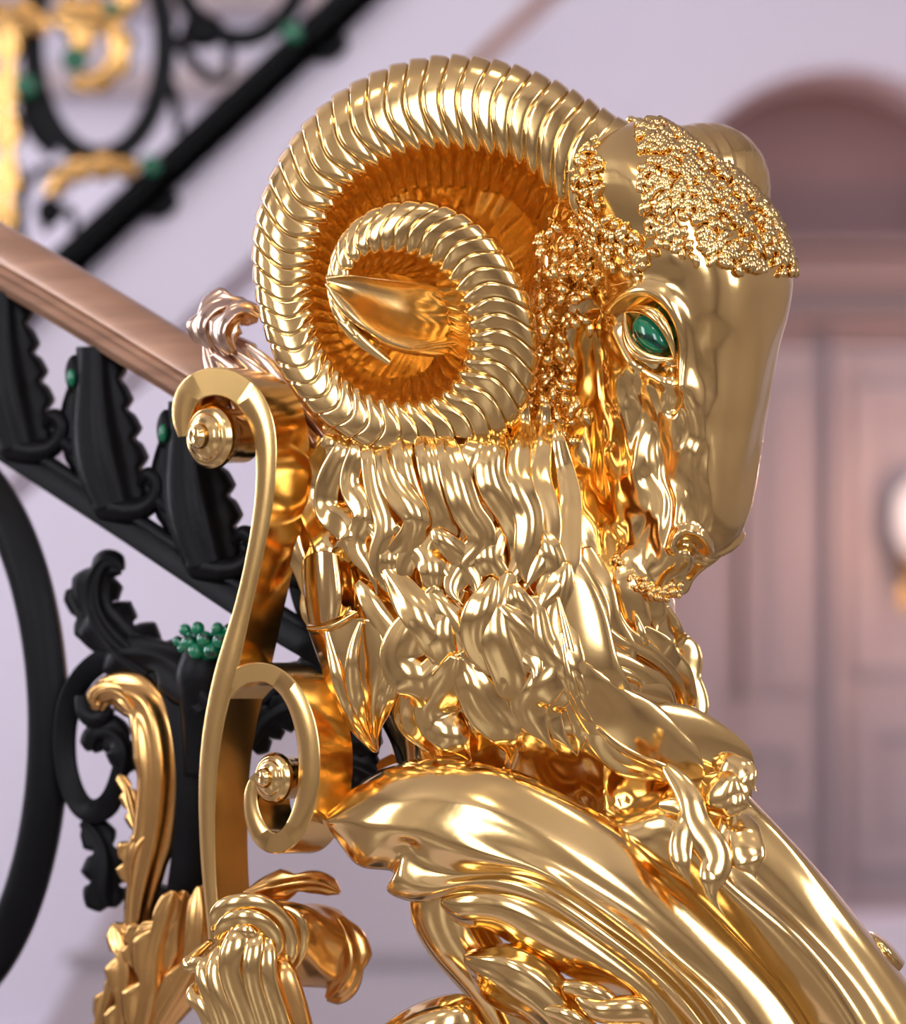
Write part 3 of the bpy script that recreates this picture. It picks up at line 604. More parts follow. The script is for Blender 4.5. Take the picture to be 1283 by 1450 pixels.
for pts, w, m in [([(338, 1328, -8), (326, 1360, -14), (338, 1410, -10), (360, 1470, 0), (380, 1560, 20)], 14, GOLD), ([(362, 1334, -10), (356, 1370, -18), (366, 1420, -12), (384, 1480, 0), (396, 1560, 20)], 11, GOLD),
               ([(376, 1340, -4), (378, 1380, -12), (392, 1430, -8), (408, 1490, 4), (410, 1560, 20)], 12, GOLD), ([(398, 1376, 10), (408, 1400, 6), (420, 1440, 8), (428, 1490, 14), (424, 1560, 24)], 16, GOLD_OLD),
               ([(312, 1360, 8), (308, 1386, 0), (322, 1430, -4), (340, 1480, 4), (364, 1560, 24)], 13, GOLD), ([(296, 1366, 14), (290, 1376, 8), (304, 1420, 2), (322, 1476, 8), (350, 1560, 26)], 11, GOLD), ([(270, 1366, 24), (288, 1366, 16), (300, 1390, 10), (314, 1430, 8), (334, 1500, 20)], 9, GOLD),
               ([(276, 1412, 26), (286, 1424, 20), (300, 1452, 18), (324, 1520, 24)], 10, GOLD)]: strip([(pts[0][0] + (355 - pts[0][0]) * .35, pts[0][1] - 34, pts[0][2] + 34)] + pts, w * 1.25, m=m)
one(W(acanthus([(345, 1268, 90), (380, 1258, 96), (420, 1250, 104), (452, 1250, 112), (481, 1264, 118)], [8, 15, 17, 14, 3], 2, .5, 2, .5, .1, 8)), 'leaf_tip', GOLD_OLD, CURL, cv=True)
one(W(acanthus([(478, 1300, 120), (494, 1334, 110), (496, 1374, 106), (480, 1402, 112), (462, 1414, 122)], [12, 22, 22, 17, 4], 2, .4, 2, .5, .1, 8)), 'leaf_tip', GOLD_OLD, CURL, cv=True)
one(W(tube([(392, 1540, 40), (392, 1640, 50), (400, 1750, 60), (400, 1880, 60)], [50, 40, 44, 60], 30, 24)), 'ornament_foot', GOLD, CURL, cv=True)

# ================================================================== HANDRAIL
def rd(x): return 230 + (340 - x) * 0.85
RAIL = empty('handrail', place(100, 430, rd(100)), 'brown bronze handrail with moulded lower edge, sloping down from the left', 'handrail')
cl = spline([(x, y, rd(x) + 40) for x, y in [(-220, 258), (-100, 315), (0, 366), (120, 436), (260, 522), (360, 584), (450, 640)]], 120)
prof = np.array(spline([(46, 0), (44, -30), (34, -50), (16, -58), (0, -60)], 14).tolist() + [(-6, -60), (-9, -54), (-12, -60), (-17, -62), (-21, -58), (-23, -52), (-27, -54), (-32, -56), (-36, -50), (-38, -40), (-42, -34), (-42, 34), (-36, 50), (-23, 52), (-12, 60)] + spline([(0, 60), (16, 58), (34, 50), (44, 30)], 10).tolist())
T, N, B = frame_along(cl); up = N * np.sign(-N[:, 1:2]); B = np.stack([np.zeros(120), np.zeros(120), np.ones(120)], 1)
one(W(cl[:, None] + up[:, None] * prof[None, :, :1] + B[:, None] * prof[None, :, 1:]), 'rail', RAILM, RAIL, cv=True, sharp=35)
# pale leaf casting where the rail meets the ram
def rl(pts, w, **k): return one(W(acanthus(pts, w, **k)), 'leaf_cap', ROSE, RAIL, cv=True, label='pale rose-gold acanthus cap on the rail end')
rl([(292, 470, 170), (320, 505, 160), (360, 548, 150), (410, 592, 140), (455, 640, 130)], [14, 30, 44, 44, 34], lobes=3, lobeamp=.4, flutes=4, bulge=.3, flute=.13, thick=10)
rl([(300, 492, 140), (290, 462, 140), (308, 438, 145), (335, 436, 150), (352, 456, 150)], [10, 20, 22, 18, 6], lobes=3, lobeamp=.5, flutes=2, bulge=.6, flute=.16, thick=8)
rl([(330, 500, 120), (318, 470, 120), (338, 444, 124), (366, 450, 130)], [10, 18, 18, 8], lobes=2, lobeamp=.5, flutes=2, bulge=.6, flute=.16, thick=8)
for pts in [[(300, 500, 136), (340, 530, 128), (380, 570, 120), (430, 640, 118)], [(330, 498, 128), (370, 530, 116), (405, 572, 112), (445, 630, 112)], [(350, 490, 126), (385, 522, 116), (420, 560, 110)], [(322, 520, 140), (356, 556, 132), (400, 600, 128), (436, 670, 124)]]:
    strip(pts, 11, m=ROSE, name='leaf_vein', parent=RAIL)
strip([(418, 560, 150), (426, 600, 146), (430, 660, 146), (440, 700, 146)], 18, m=ROSE, name='rail_end', parent=RAIL)

# ================================================================== NEAR BALUSTRADE
BAL = empty('stair_balustrade', place(60, 1620, 500), 'black wrought iron balustrade panel with oval ring and gilded leaves, lower left', 'balustrade')
def pt(L, off=0): return [(x, y, rd(x) + off) for x, y in L]
def iron(P, name='iron_scroll', m=IRON, sharp=None, label=None): return one(W(P), name, m, BAL, cv=True, sharp=sharp, label=label)
iron(band(pt([(-260, 452), (0, 626), (180, 742), (340, 848), (400, 886), (480, 934)], 10), [46, 46, 48, 50, 50, 48], 70, 80), 'sloping_bar', sharp=40)
iron(band(pt([(-260, 440), (0, 610), (180, 726), (340, 830), (480, 916)], -4), 13, 60, 60), 'sloping_bar', sharp=40)
iron(band(pt([(-260, 1330), (0, 1502), (300, 1700), (480, 1820)], 0), 50, 80, 60), 'sloping_bar', sharp=40)
tt = np.linspace(0, 2 * pi, 40, endpoint=False)
ov = np.array([(-110 + 178 * cos(a), 1030 + 395 * sin(a), rd(-110 + 178 * cos(a)) + 10) for a in tt])
ovc = spline(ov, 160, closed=True); T = np.roll(ovc, -1, 0) - np.roll(ovc, 1, 0); T /= np.linalg.norm(T[:, :2], axis=1, keepdims=True); N = np.stack([-T[:, 1], T[:, 0], 0 * T[:, 0]], 1)
pf = [(-27, 0), (-10, -8), (10, -8), (25, 0), (29, 14), (29, 50), (20, 64), (-20, 64), (-31, 50), (-31, 14)]
b = MB(); b.grid(W(np.stack([ovc + N * a + np.array([0, 0, d]) for a, d in pf], 1)), cu=True, cv=True); b.build('oval_ring', IRON, BAL, 50)
iron(band(pt([(172, 1052), (168, 1100), (150, 1142), (122, 1146), (98, 1104), (92, 1046), (104, 982), (138, 940), (185, 930), (234, 950), (264, 1010), (278, 1100), (272, 1200), (258, 1290), (240, 1380)], 0), [14, 26, 34, 34, 32, 32, 34, 34, 38, 46, 54, 58, 56, 52, 40], 62, 160), 'iron_scroll', sharp=50)
iron(acanthus(pt([(118, 1160), (142, 1190), (150, 1230), (148, 1262), (152, 1284)], 20), [14, 18, 24, 26, 14], 3, .5, 2, .4, .1, 16), 'iron_leaf')
iron(acanthus(pt([(172, 1100), (176, 1062), (160, 1040), (138, 1042), (130, 1062)], 0), [12, 18, 18, 16, 8], 3, .6, 2, .5, .1, 16), 'iron_leaf')
iron(acanthus(pt([(215, 950), (172, 905), (142, 866), (138, 828), (152, 800), (172, 808)], 6), [26, 36, 28, 24, 17, 5], 4, .55, 3, .45, .12, 22), 'iron_leaf')
iron(acanthus(pt([(160, 905), (128, 878), (112, 852), (100, 834)], 10), [24, 20, 14, 6], 2, .5, 2, .5, .1, 18), 'iron_leaf')
iron(acanthus(pt([(300, 1000), (270, 960), (225, 930), (180, 925), (150, 925)], -6), [30, 36, 26, 20, 8], 2, .4, 2, .5, .1, 24), 'iron_leaf')
iron(tube(pt([(290, 918), (292, 950), (290, 1000), (286, 1100)], 10), [30, 42, 36, 26], 30, 24, .8), 'cluster_stem')
iron(tube(pt([(118, 985), (124, 1010), (140, 1018), (156, 1004)], -4), [12, 15, 14, 8], 30, 16), 'iron_curl')
iron(band(pt([(500, 960), (440, 950), (390, 958), (352, 990), (338, 1040), (345, 1100)], 60), [30, 30, 26, 22, 20, 14], 60, 60), 'iron_scroll', sharp=50)
for P_ in [[(480, 955), (430, 962), (392, 980), (362, 1010), (350, 1040)], [(540, 1040), (510, 1050), (490, 1060), (470, 1100), (462, 1140)], [(420, 1000), (396, 1010), (372, 1030), (356, 1060)], [(530, 1100), (505, 1088), (488, 1090), (478, 1108)]]:
    iron(acanthus(pt(P_, 40), [18, 22, 20, 14, 6][:len(P_)], 3, .5, 2, .4, .1, 18), 'iron_leaf')
iron(band(pt([(462, 880), (440, 820), (432, 740), (440, 650)], 60), [70, 66, 50, 40], 60, 40), 'iron_post', sharp=50)
iron(band(pt([(430, 900), (520, 970), (570, 1060), (575, 1110)], 30), [50, 40, 26, 20], 50, 40), 'iron_scroll', sharp=50)
# green berry cluster
gb = MB()
for (x, y, r, dd) in [(252, 908, 8, 0), (262, 892, 9, -8), (280, 890, 10, -14), (308, 890, 9, -14), (324, 892, 9, -6), (334, 903, 7, 0), (268, 910, 12, -16), (290, 905, 12, -20), (312, 908, 12, -18), (278, 922, 12, -16), (300, 922, 12, -18), (326, 914, 9, -8), (258, 918, 7, 0)]:
    p0 = np.array((x, y, rd(x) - 16 + dd)); gb.ball(p0, (r, r, r), 8)
    gb.grid(W(tube([tuple(p0), tuple((p0 + np.array((290, 930, rd(290) - 10))) / 2), (290, 934, rd(290) - 6)], [r * .7, r * .65, r * .6], 8, 10)), cv=True)
gb.build('berry_cluster', GREEN, BAL, label='cluster of dark green malachite berries')
# gilded leaves laid over the iron
def gild(L, w, off=-26, **k): return iron(acanthus(pt(L, off), w, **k), 'gilded_leaf', GOLD_OLD, label='gilded acanthus leaf')
gild([(138, 1006), (146, 986), (176, 980), (208, 1000), (224, 1050), (226, 1120), (216, 1200), (200, 1270), (192, 1330)], [9, 18, 26, 31, 33, 31, 26, 20, 12], lobes=4, lobeamp=.14, flutes=2, bulge=.45, flute=.12, thick=12, n=130)
gild([(136, 1000), (134, 990), (146, 980), (172, 984), (190, 1010)], [4, 10, 12, 12, 6], -38, lobes=2, lobeamp=.2, flutes=2, bulge=.6, flute=.16, thick=10)
gild([(196, 1180), (188, 1150), (180, 1118), (168, 1098)], [6, 9, 9, 3], -34, lobes=3, lobeamp=.6, flutes=2, bulge=.5, flute=.14, thick=9)
gild([(186, 1255), (186, 1225), (194, 1200), (206, 1184)], [8, 17, 18, 5], -40, lobes=3, lobeamp=.6, flutes=2, bulge=.5, flute=.14, thick=9)
gild([(165, 1500), (176, 1430), (180, 1370), (172, 1330), (160, 1310)], [14, 20, 22, 18, 4], -34, lobes=3, lobeamp=.75, flutes=2, bulge=.35, flute=.07, thick=10)
gild([(196, 1480), (216, 1400), (222, 1340), (238, 1290), (246, 1262)], [24, 30, 24, 16, 4], -44, lobes=3, lobeamp=.7, flutes=2, bulge=.35, flute=.07, thick=10)
gild([(230, 1400), (246, 1350), (252, 1300), (262, 1262)], [14, 18, 17, 5], -24, lobes=2, lobeamp=.6, flutes=1, bulge=.4, flute=.08, thick=10)
gild([(200, 1490), (250, 1410), (280, 1350), (286, 1290), (282, 1255)], [16, 22, 24, 18, 5], -30, lobes=2, lobeamp=.5, flutes=2, bulge=.35, flute=.07, thick=10)
gild([(190, 1370), (188, 1345), (198, 1322), (222, 1312)], [6, 12, 14, 4], -52, lobes=3, lobeamp=.6, flutes=2, bulge=.5, flute=.14, thick=9)
gild([(130, 1500), (146, 1440), (158, 1400), (166, 1372)], [8, 14, 12, 3], -26, lobes=3, lobeamp=.5, flutes=2, bulge=.4, flute=.13, thick=9)
iron(tube(pt([(140, 1510), (190, 1400), (215, 1330), (240, 1260)], 20), [20, 22, 22, 20], 30, 16), 'iron_stem')

# ---- acanthus struts between the bar and the handrail
def strut(label):
    o = empty('acanthus_strut', place(160, 715, rd(160) + 20), label, 'baluster', 'acanthus struts under the handrail')
    def add(P, n, m=IRON, par=None, lab=None): return one(W(P), n, m, par or o, cv=True, label=lab)
    add(acanthus(pt([(140, 490), (142, 540), (146, 590), (156, 650), (172, 712)], 0), [24, 29, 37, 42, 34], 5, .22, 2, .45, .10, 30, n=110, nv=41, lobeside=(1, .0)), 'leaf')
    add(acanthus(pt([(120, 540), (114, 600), (126, 650), (150, 700)], 20), [16, 22, 24, 20], 3, .1, 1, .4, .08, 24), 'leaf')
    add(tube(pt([(150, 716), (192, 722), (218, 708), (224, 684), (210, 672), (200, 684)], 10), [22, 18, 13, 12, 11, 6], 50, 16, 1.3), 'foot_scroll')
    add(tube(pt([(210, 690), (230, 712), (262, 726), (290, 740)], 14), [8, 12, 14, 10], 30, 14, 1.3), 'foot_scroll')
    b = MB(); p = np.array(pt([(106, 530)], 4)[0]); b.ball(p, (14, 28, 20), 12); st = b.build('gem_setting', IRON, o)
    b = MB(); b.ball(p + np.array((-5, 5, -16)), (7, 13, 9), 10); b.build('gem', GREEN, st, label='green oval gem')
    return o
def copy_tree(o, parent=None):
    c = o.copy(); COL.objects.link(c); c.parent = parent
    for ch in list(o.children): copy_tree(ch, c)
    return c
s0 = strut('second black acanthus strut down the handrail, green gem at its upper left')
base0 = W((160, 715, rd(160) + 20)); 
from mathutils import Vector
for k, lab in ((-1, 'black acanthus strut under the handrail, cut by the left picture edge'), (1, 'black acanthus strut behind the top curl of the gold scroll bracket'), ):
    c_ = copy_tree(s0); x = 160 + 132 * k; y = 715 + 83 * k
    c_.location = Vector(W((x, y, rd(x) + 20))); c_['label'] = lab

# ================================================================== UPPER FLIGHT (out of focus)
UD = 3700
UP = empty('stair_balustrade', place(200, 300, UD), 'blurred black iron balustrade climbing to the upper right behind the handrail', 'balustrade')
def q3(L, off=0): return [(x, y, UD + off) for x, y in L]
def up_(P, name, m=IRON, **k): return one(W(P), name, m, UP, cv=True, **k)
up_(band(q3([(-200, 645), (90, 378), (300, 184), (520, -22), (800, -286)], 0), 54, 160, 30), 'sloping_bar', sharp=40)
up_(band(q3([(-200, 620), (90, 352), (300, 156), (520, -50)], -30), 12, 100, 30), 'sloping_bar', sharp=40)
def ring(cx_, cy_, a, b_, w, off=0, rot=0, name='oval_ring'):
    L = []
    for t in np.linspace(0, 2 * pi, 48, endpoint=False):
        x, y = a * cos(t), b_ * sin(t); r = radians(rot); L.append((cx_ + x * cos(r) - y * sin(r), cy_ + x * sin(r) + y * cos(r), UD + off))
    C = spline(L, 120, closed=True); T = np.roll(C, -1, 0) - np.roll(C, 1, 0); T /= np.linalg.norm(T, axis=1, keepdims=True); N = np.stack([-T[:, 1], T[:, 0], 0 * T[:, 0]], 1)
    b = MB(); b.grid(W(np.stack([C + N * i * w / 2 + np.array([0, 0, j]) for i, j in ((-1, 0), (1, 0), (1, 90), (-1, 90))], 1)), cu=True, cv=True); return b.build(name, IRON, UP, 40)
ring(140, 62, 94, 160, 32); ring(340, -95, 100, 150, 28); ring(560, -300, 100, 150, 22)
for L, w in [([(52, 100), (44, 140), (52, 180), (75, 220)], [20, 34, 34, 14]), ([(84, 236), (52, 244), (34, 276), (30, 320), (36, 360)], [10, 14, 14, 14, 14]), ([(250, 50), (272, 86), (300, 110), (326, 108)], [24, 18, 16, 12]), ([(324, 62), (323, 112)], [16, 12]),
             ([(236, 110), (250, 150), (252, 190)], [18, 16, 12]), ([(62, 330), (80, 300), (100, 300), (104, 330)], [10, 18, 14, 10])]:
    up_(band(q3(L, 10), w, 60, 40), 'iron_scroll', sharp=50)
for x, y in ((224, 284), (464, 60)):
    up_(tube(q3([(x - 26, y - 30), (x - 22, y - 2), (x, y + 10), (x + 18, y - 2), (x + 12, y - 12)], 40), [16, 20, 17, 12, 5], 30, 14), 'iron_curl')
b = MB(); b.ball((288, 44, UD), (32, 26, 30), 8); b.build('iron_knot', IRON, UP)
b = MB(); b.ball((70, 300, UD + 10), (20, 22, 20), 8); b.build('iron_knot', IRON, UP)
def ug(L, w, **k): return up_(acanthus(q3(L, -40), w, **k), 'gilded_leaf', GOLD_OLD, label='gilded acanthus leaf')
ug([(4, 20), (10, 90), (4, 150), (10, 220), (4, 290), (8, 330)], [22, 12, 18, 12, 17, 8], lobes=5, lobeamp=.6, flutes=2, bulge=.6, flute=.15, thick=30)
ug([(-20, 40), (20, 26), (50, 30), (66, 44)], [18, 20, 16, 6], lobes=3, lobeamp=.5, flutes=2, bulge=.6, flute=.15, thick=30)
ug([(76, 18), (110, 22), (140, 26), (170, 40)], [14, 22, 20, 8], lobes=3, lobeamp=.4, flutes=2, bulge=.5, flute=.15, thick=24)
ug([(160, 40), (170, 66), (164, 92), (146, 110), (120, 118), (104, 112)], [10, 13, 13, 12, 10, 4], lobes=4, lobeamp=.4, flutes=2, bulge=.5, flute=.15, thick=24)
ug([(112, 40), (116, 56), (112, 72)], [12, 15, 8], lobes=2, lobeamp=.3, flutes=2, bulge=.5, flute=.15, thick=24)
ug([(180, -30), (178, 0), (170, 24)], [12, 14, 5], lobes=2, lobeamp=.3, flutes=2, bulge=.5, flute=.15, thick=24)
ug([(86, 240), (120, 238), (156, 234), (194, 242)], [9, 13, 13, 7], lobes=3, lobeamp=.4, flutes=2, bulge=.5, flute=.15, thick=24)
ug([(100, 250), (84, 258), (70, 276)], [9, 12, 5], lobes=2, lobeamp=.3, flutes=2, bulge=.5, flute=.15, thick=24)
for x, y, r in ((106, 84, 19), (36, 122, 18), (413, 46, 16), (213, 233, 15), (158, 12, 12)):
    b = MB(); b.ball((x, y, UD - 50), (r, r, r), 8); b.build('gem', GREEN, UP, label='small green stone')

# ================================================================== ROOM
def wallm(name, base, rough=0.35, **k): return mat(name, base, rough, nscale=1.6, namt=.05, detail=6, **k)
MARB = wallm('lavender_white_stone', (0.61, 0.56, 0.65), .4)
MAUVE = wallm('mauve_plaster', (0.25, 0.15, 0.15), .6)
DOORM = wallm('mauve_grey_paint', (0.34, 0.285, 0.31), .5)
DOORD = wallm('grey_paint_shadowed_leaf', (0.31, 0.265, 0.29), .5)  # same door paint, the right leaf's shade put into its colour
FLOORM = mat('stone_floor', (0.26, 0.22, 0.20), 0.3, nscale=3, namt=.25)
FRONTM = wallm('warm_stone', (0.40, 0.35, 0.33), .6)
CEILM = wallm('ceiling_plaster', (0.5, 0.45, 0.46), .8)
def struct(mb, name, m, sharp=30, parent=None):
    o = mb.build(name, m, parent, sharp)
    if parent is None: o['kind'] = 'structure'
    return o
def box(b, x0, x1, y0, y1, z0, z1):
    V = [(x, y, z) for x in (x0, x1) for y in (y0, y1) for z in (z0, z1)]
    b.add(V, [(0, 1, 3, 2), (4, 6, 7, 5), (0, 4, 5, 1), (2, 3, 7, 6), (0, 2, 6, 4), (1, 5, 7, 3)])
def bx(name, m, *a, parent=None):
    b = MB(); box(b, *a); return struct(b, name, m, parent=parent)
X0, X1, Y0, Y1, ZT = -4.2, 4.6, -5.6, 4.6, 4.7
bx('floor', FLOORM, X0 - .2, X1 + .2, Y0 - .2, Y1 + 1.2, -.2, 0)
bx('ceiling', CEILM, X0 - .2, X1 + .2, Y0 - .2, Y1 + .2, ZT, ZT + .2)
def wall_with_holes(name, m, axis, pos, th, a0, a1, z1, holes):
    """wall built of piers, sills and heads around its openings"""
    b = MB(); cuts = [a0]
    for h in holes: cuts += [h[0], h[1]]
    cuts.append(a1)
    def seg(p, q, za, zb):
        if axis == 'x': box(b, p, q, pos, pos + th, za, zb)
        else: box(b, pos, pos + th, p, q, za, zb)
    for i in range(0, len(cuts), 2): seg(cuts[i], cuts[i + 1], 0, z1)
    for h in holes: seg(h[0], h[1], 0, h[2]); seg(h[0], h[1], h[3], z1)
    return struct(b, name, m)
WN = [0]
def emis(name, col, st):
    m = bpy.data.materials.new(name); m.use_nodes = True; nt = m.node_tree; b = nt.nodes['Principled BSDF']
    b.inputs['Base Color'].default_value = (.3, .3, .3, 1); b.inputs['Emission Color'].default_value = (*col, 1); b.inputs['Emission Strength'].default_value = st; return m
PAINT = mat('window_paint', (0.6, 0.56, 0.56), .4, nscale=5, namt=.05)
def added_window(axis, pos, h, strength, nx=1, nz=2, col=(0.90, 0.91, 1.0)):  # unseen windows, glowing panes added for the gold's highlights and fill
    WN[0] += 1; nm = 'window_%d' % WN[0]
    gl = emis('daylit_pane', col, strength)
    b = MB(); a0, a1, z0, z1 = h
    if axis == 'x': box(b, a0, a1, pos - .02, pos + .02, z0, z1)
    else: box(b, pos - .02, pos + .02, a0, a1, z0, z1)
    o = struct(b, nm, gl)
    f = MB(); w = .035
    def bar(p, q, za, zb):
        if axis == 'x': box(f, p, q, pos - .05, pos + .05, za, zb)
        else: box(f, pos - .05, pos + .05, p, q, za, zb)
    for i in range(nx + 1): a = a0 + (a1 - a0) * i / nx; bar(a - w, a + w, z0, z1)
    for i in range(nz + 1): z = z0 + (z1 - z0) * i / nz; bar(a0, a1, z - w, z + w)
    f.build('window_frame', PAINT, o, 30)
HF = [(-3.3, -1.8, 1.4, 4.2), (0.9, 2.5, 1.7, 4.3)]
wall_with_holes('wall_front', FRONTM, 'x', Y0 - .2, .2, X0, X1, ZT, HF)
HL = [(-2.3, -1.1, 1.5, 4.1), (2.2, 3.7, 0.9, 4.2)]
wall_with_holes('wall_left', FRONTM, 'y', X0 - .2, .2, Y0, Y1, ZT, HL)
HRt = [(-2.4, -1.2, 1.7, 4.0)]
wall_with_holes('wall_right', FRONTM, 'y', X1, .2, Y0, Y1, ZT, HRt)
added_window('x', Y0 - .1, HF[0], 11); added_window('x', Y0 - .1, HF[1], 13); added_window('y', X0 - .1, HL[0], 13); added_window('y', X0 - .1, HL[1], 18); added_window('y', X1 + .1, HRt[0], 12)
# unseen ceiling lamps, added to light the gold from above
for i, (x, y) in enumerate(((-0.6, -2.6), (1.5, -1.4))):
    L = empty('ceiling_lamp', (x, y, ZT), 'round glowing ceiling lamp %s' % ('nearer the left wall' if i == 0 else 'nearer the right wall'), 'lamp')
    f = np.linspace(0, 2 * pi, 40, endpoint=False)
    def lathe(pr): return np.array([[(x + r * cos(a), y + r * sin(a), ZT + z) for a in f] for r, z in pr])
    one(lathe([(.02, -.001), (.36, -.001), (.38, -.04), (.34, -.06), (.02, -.06)]), 'lamp_rim', GOLD_OLD, L, cv=True, sharp=40)
    one(lathe([(.01, -.06), (.32, -.06), (.28, -.13), (.16, -.18), (.01, -.19)]), 'lamp_shade', emis('warm_lamp_glass', (1, .86, .68), 26), L, cv=True)
# back wall with arched door recess
YB = Y1; kb = 1 + YB / DIST
def bxz(x, y): return ((x - 641.5) * S * kb, ZC + (725 - y) * S * kb)
ac, az = bxz(1190, 348); R_ = 251 * S * kb
b = MB(); box(b, X0, ac - R_, YB, YB + .2, 0, ZT); box(b, ac + R_, X1, YB, YB + .2, 0, ZT)
ts = np.linspace(pi, 0, 49); pa = [(ac + R_ * cos(t), az + R_ * sin(t)) for t in ts]
for (xa, za), (xb, zb) in zip(pa[:-1], pa[1:]):
    V = [(xa, YB, za), (xb, YB, zb), (xb, YB, ZT), (xa, YB, ZT)]; V += [(p[0], YB + .35, p[2]) for p in V]
    b.add(V, [(0, 1, 2, 3), (4, 7, 6, 5), (0, 4, 5, 1), (2, 6, 7, 3)])
struct(b, 'wall_back', MARB)
bx('wall_recess', MAUVE, ac - R_ - .1, ac + R_ + .1, YB + .35, YB + .45, 0, ZT)
def hb(name, m, y0, y1, dep, z=None):
    za, zb = bxz(0, y1)[1], bxz(0, y0)[1]
    return bx(name, m, ac - R_, ac + R_, YB + .35 - dep, YB + .35, za, zb)
LINT = wallm('lintel_stone', (0.30, 0.205, 0.20), .5)
hb('trim_1', LINT, 326, 338, .12); hb('trim_2', LINT, 346, 384, .07); hb('trim_3', LINT, 384, 432, .04); hb('trim_4', LINT, 432, 446, .10); hb('trim_5', LINT, 452, 480, .06)
def door(n, m, xa, xb, panels):
    o = None; x0, z1 = bxz(xa, 482); x1, _ = bxz(xb, 482)
    o = bx('door_%d' % n, m, x0, x1, YB + .27, YB + .33, 0.0, z1)
    for (pa_, pb_, ya, yb) in panels:
        a, zt = bxz(pa_, ya); c_, zb_ = bxz(pb_, yb); f = MB()
        for q in ((a, a + .05, zb_, zt), (c_ - .05, c_, zb_, zt), (a + .05, c_ - .05, zt - .05, zt), (a + .05, c_ - .05, zb_, zb_ + .05)): box(f, q[0], q[1], YB + .25, YB + .275, q[2], q[3])
        box(f, a + .09, c_ - .09, YB + .26, YB + .275, zb_ + .09, zt - .09)
        f.build('door_panel', m, o, 30)
    return o
door(1, DOORM, 960, 1196, [(1036, 1090, 540, 990), (1110, 1172, 540, 990), (1036, 1172, 1046, 1180), (1036, 1172, 1220, 1330)])
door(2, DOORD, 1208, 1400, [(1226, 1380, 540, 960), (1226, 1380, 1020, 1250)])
bx('trim_6', DOORM, *(bxz(1194, 0)[0], bxz(1210, 0)[0]), YB + .2, YB + .35, 0, bxz(0, 482)[1])
bx('trim_7', DOORM, ac - R_, ac - R_ + .14, YB + .15, YB + .35, 0, bxz(0, 482)[1])
a, z = bxz(1200, 1300); bx('baseboard_back', MARB, X0, ac - R_, YB - .03, YB, 0, .22)
bx('trim_8', MARB, ac - R_, ac + R_, YB + .1, YB + .24, 0, bxz(0, 1306)[1])
for i_, (ya_, yb_) in enumerate(((-30, 22), (104, 138))):
    bx('trim_%d' % (13 + i_), wallm('ledge_stone', (0.40, 0.32, 0.32), .5), X0, bxz(560, 0)[0], YB - .12, YB, bxz(0, yb_)[1], bxz(0, ya_)[1])
# candle lamp at the right edge
lx, lz = bxz(1324, 735)
SCN = empty('wall_lamp', (lx, YB + .24, lz - .1), 'glowing warm wall lamp on the door at the right edge', 'lamp')
f = np.linspace(0, 2 * pi, 32, endpoint=False)
def lth(pr, cx_, cy_): return np.array([[(cx_ + r * cos(a), cy_ + r * sin(a), lz + z) for a in f] for r, z in pr])
one(lth([(.005, -.09), (.05, -.08), (.075, -.02), (.07, .05), (.035, .09), (.005, .095)], lx, YB + .1), 'lamp_globe', emis('warm_globe', (1, .68, .6), .85), SCN, cv=True)
one(lth([(.005, -.13), (.03, -.125), (.05, -.1), (.05, -.085), (.005, -.085)], lx, YB + .1), 'lamp_cup', GOLD_OLD, SCN, cv=True)
b = MB(); box(b, lx - .015, lx + .015, YB + .1, YB + .245, lz - .13, lz - .1); box(b, lx - .04, lx + .04, YB + .23, YB + .245, lz - .2, lz - .02); b.build('lamp_arm', GOLD_OLD, SCN, 30)
# stringer of the upper flight: a raking stone band
def rake(name, pts, d0, d1, m):
    F_ = W(np.array([(x, y, d0) for x, y in pts], float)); dy = (d1 - d0) * S
    B_ = F_ + np.array([0, dy, 0]); n = len(pts); b = MB()
    b.add(np.vstack([F_, B_]), [tuple(range(n)), tuple(range(2 * n - 1, n - 1, -1))] + [(i, (i + 1) % n, n + (i + 1) % n, n + i) for i in range(n)])
    return struct(b, name, m)
rake('trim_9', [(-700, 1110), (940, -410), (940, -180), (-700, 1340)], UD + 60, UD + 700, MARB)
rake('trim_10', [(-700, 1112), (940, -408), (940, -380), (-700, 1140)], UD + 0, UD + 60, MARB)
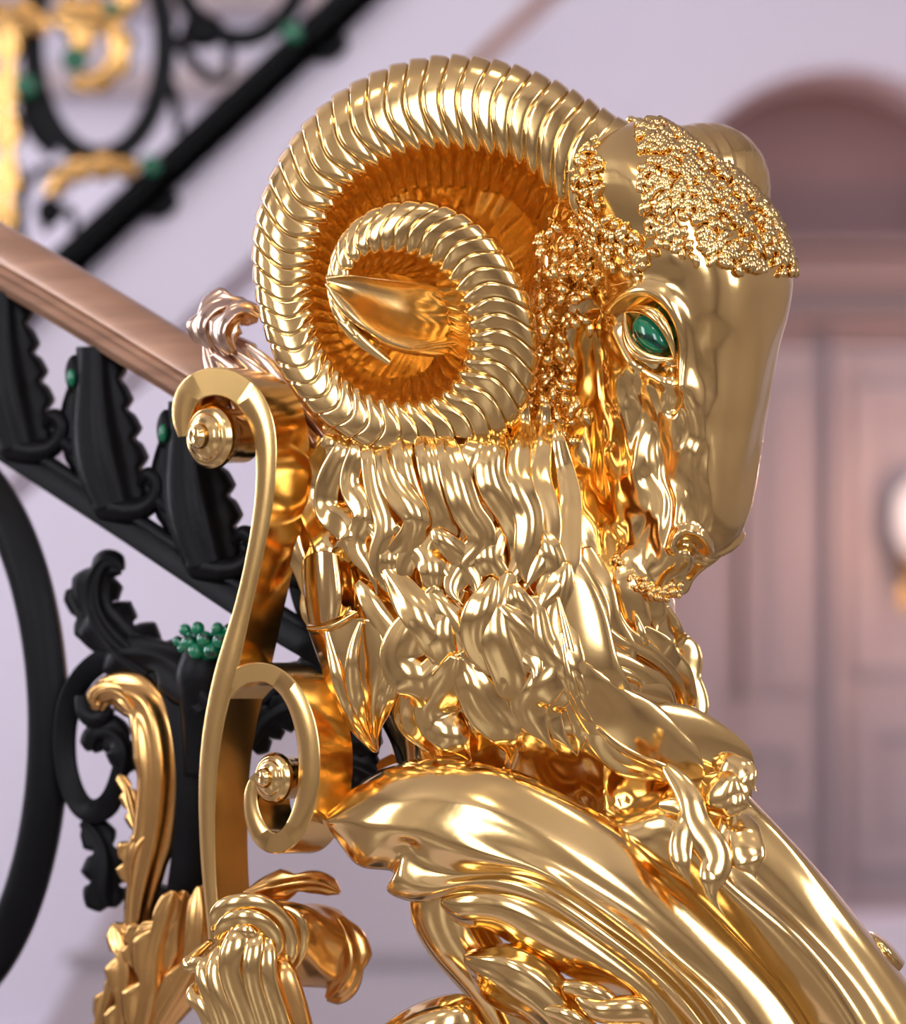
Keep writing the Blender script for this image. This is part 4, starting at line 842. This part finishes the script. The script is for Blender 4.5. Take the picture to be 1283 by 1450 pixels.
# lower flight kerb that carries the near balustrade, and the newel's plinth
rake('trim_11', [(-700, 1068), (480, 1850), (480, 2300), (-700, 1600)], 380, 640, MARB)
PL = empty('newel_plinth', (.05, .05, 0), 'pale stone plinth under the gold newel and the scroll bracket', 'plinth')
pc = W((780, 1900, 60)); zt = pc[2] - .002; pc = np.array([.05, .08, zt])
for nm, r, za, zb in (('plinth_foot', .37, 0, .12), ('plinth_block', .32, .12, zt - .06), ('plinth_cap', .36, zt - .06, zt)):
    b = MB(); box(b, pc[0] - r, pc[0] + r, pc[1] - r + .15, pc[1] + r - .15, za, zb); b.build(nm, MARB, PL, 30)
# side wall beyond the balustrade, lower left; light fall-off put into its grey
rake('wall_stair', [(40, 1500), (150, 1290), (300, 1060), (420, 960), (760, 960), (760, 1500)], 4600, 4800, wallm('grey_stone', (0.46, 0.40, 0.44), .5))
rake('trim_12', [(96, 1348), (760, 1348), (760, 1366), (86, 1366)], 4560, 4600, wallm('grey_stone_band', (0.36, 0.31, 0.33), .5))

# ================================================================== LIGHT AND CAMERA
def area(name, loc, rot, sx, sy, power, col=(1, 1, 1)):
    l = bpy.data.lights.new(name, 'AREA'); l.shape = 'RECTANGLE'; l.size = sx; l.size_y = sy; l.energy = power; l.color = col
    o = bpy.data.objects.new(name, l); o.location = loc; o.rotation_euler = rot; COL.objects.link(o); return o
pl = bpy.data.lights.new('wall_lamp_light', 'POINT'); pl.energy = 16; pl.color = (1, .55, .38); pl.shadow_soft_size = .08
o = bpy.data.objects.new('wall_lamp_light', pl); o.location = (lx, YB - .3, lz); COL.objects.link(o)
wd = bpy.data.worlds.new('World'); SC.world = wd; wd.use_nodes = True
wd.node_tree.nodes['Background'].inputs[0].default_value = (.6, .6, .7, 1); wd.node_tree.nodes['Background'].inputs[1].default_value = .3
cam = bpy.data.cameras.new('camera'); co = bpy.data.objects.new('camera', cam); COL.objects.link(co)
co.location = (0, -DIST, ZC); co.rotation_euler = (pi / 2, 0, 0)
cam.sensor_fit = 'VERTICAL'; cam.sensor_height = 36; cam.lens = 36 * DIST / (1450 * S); cam.clip_start = .05
cam.dof.use_dof = True; cam.dof.focus_distance = DIST - .03; cam.dof.aperture_fstop = 3.7
SC.camera = co
SC.cycles.use_denoising = True; SC.cycles.max_bounces = 12; SC.cycles.glossy_bounces = 10
SC.cycles.sample_clamp_indirect = 8
SC.view_settings.view_transform = 'Standard'; SC.view_settings.look = 'None'; SC.view_settings.gamma = 1; SC.view_settings.use_curve_mapping = False
SC.view_settings.exposure = -0.18
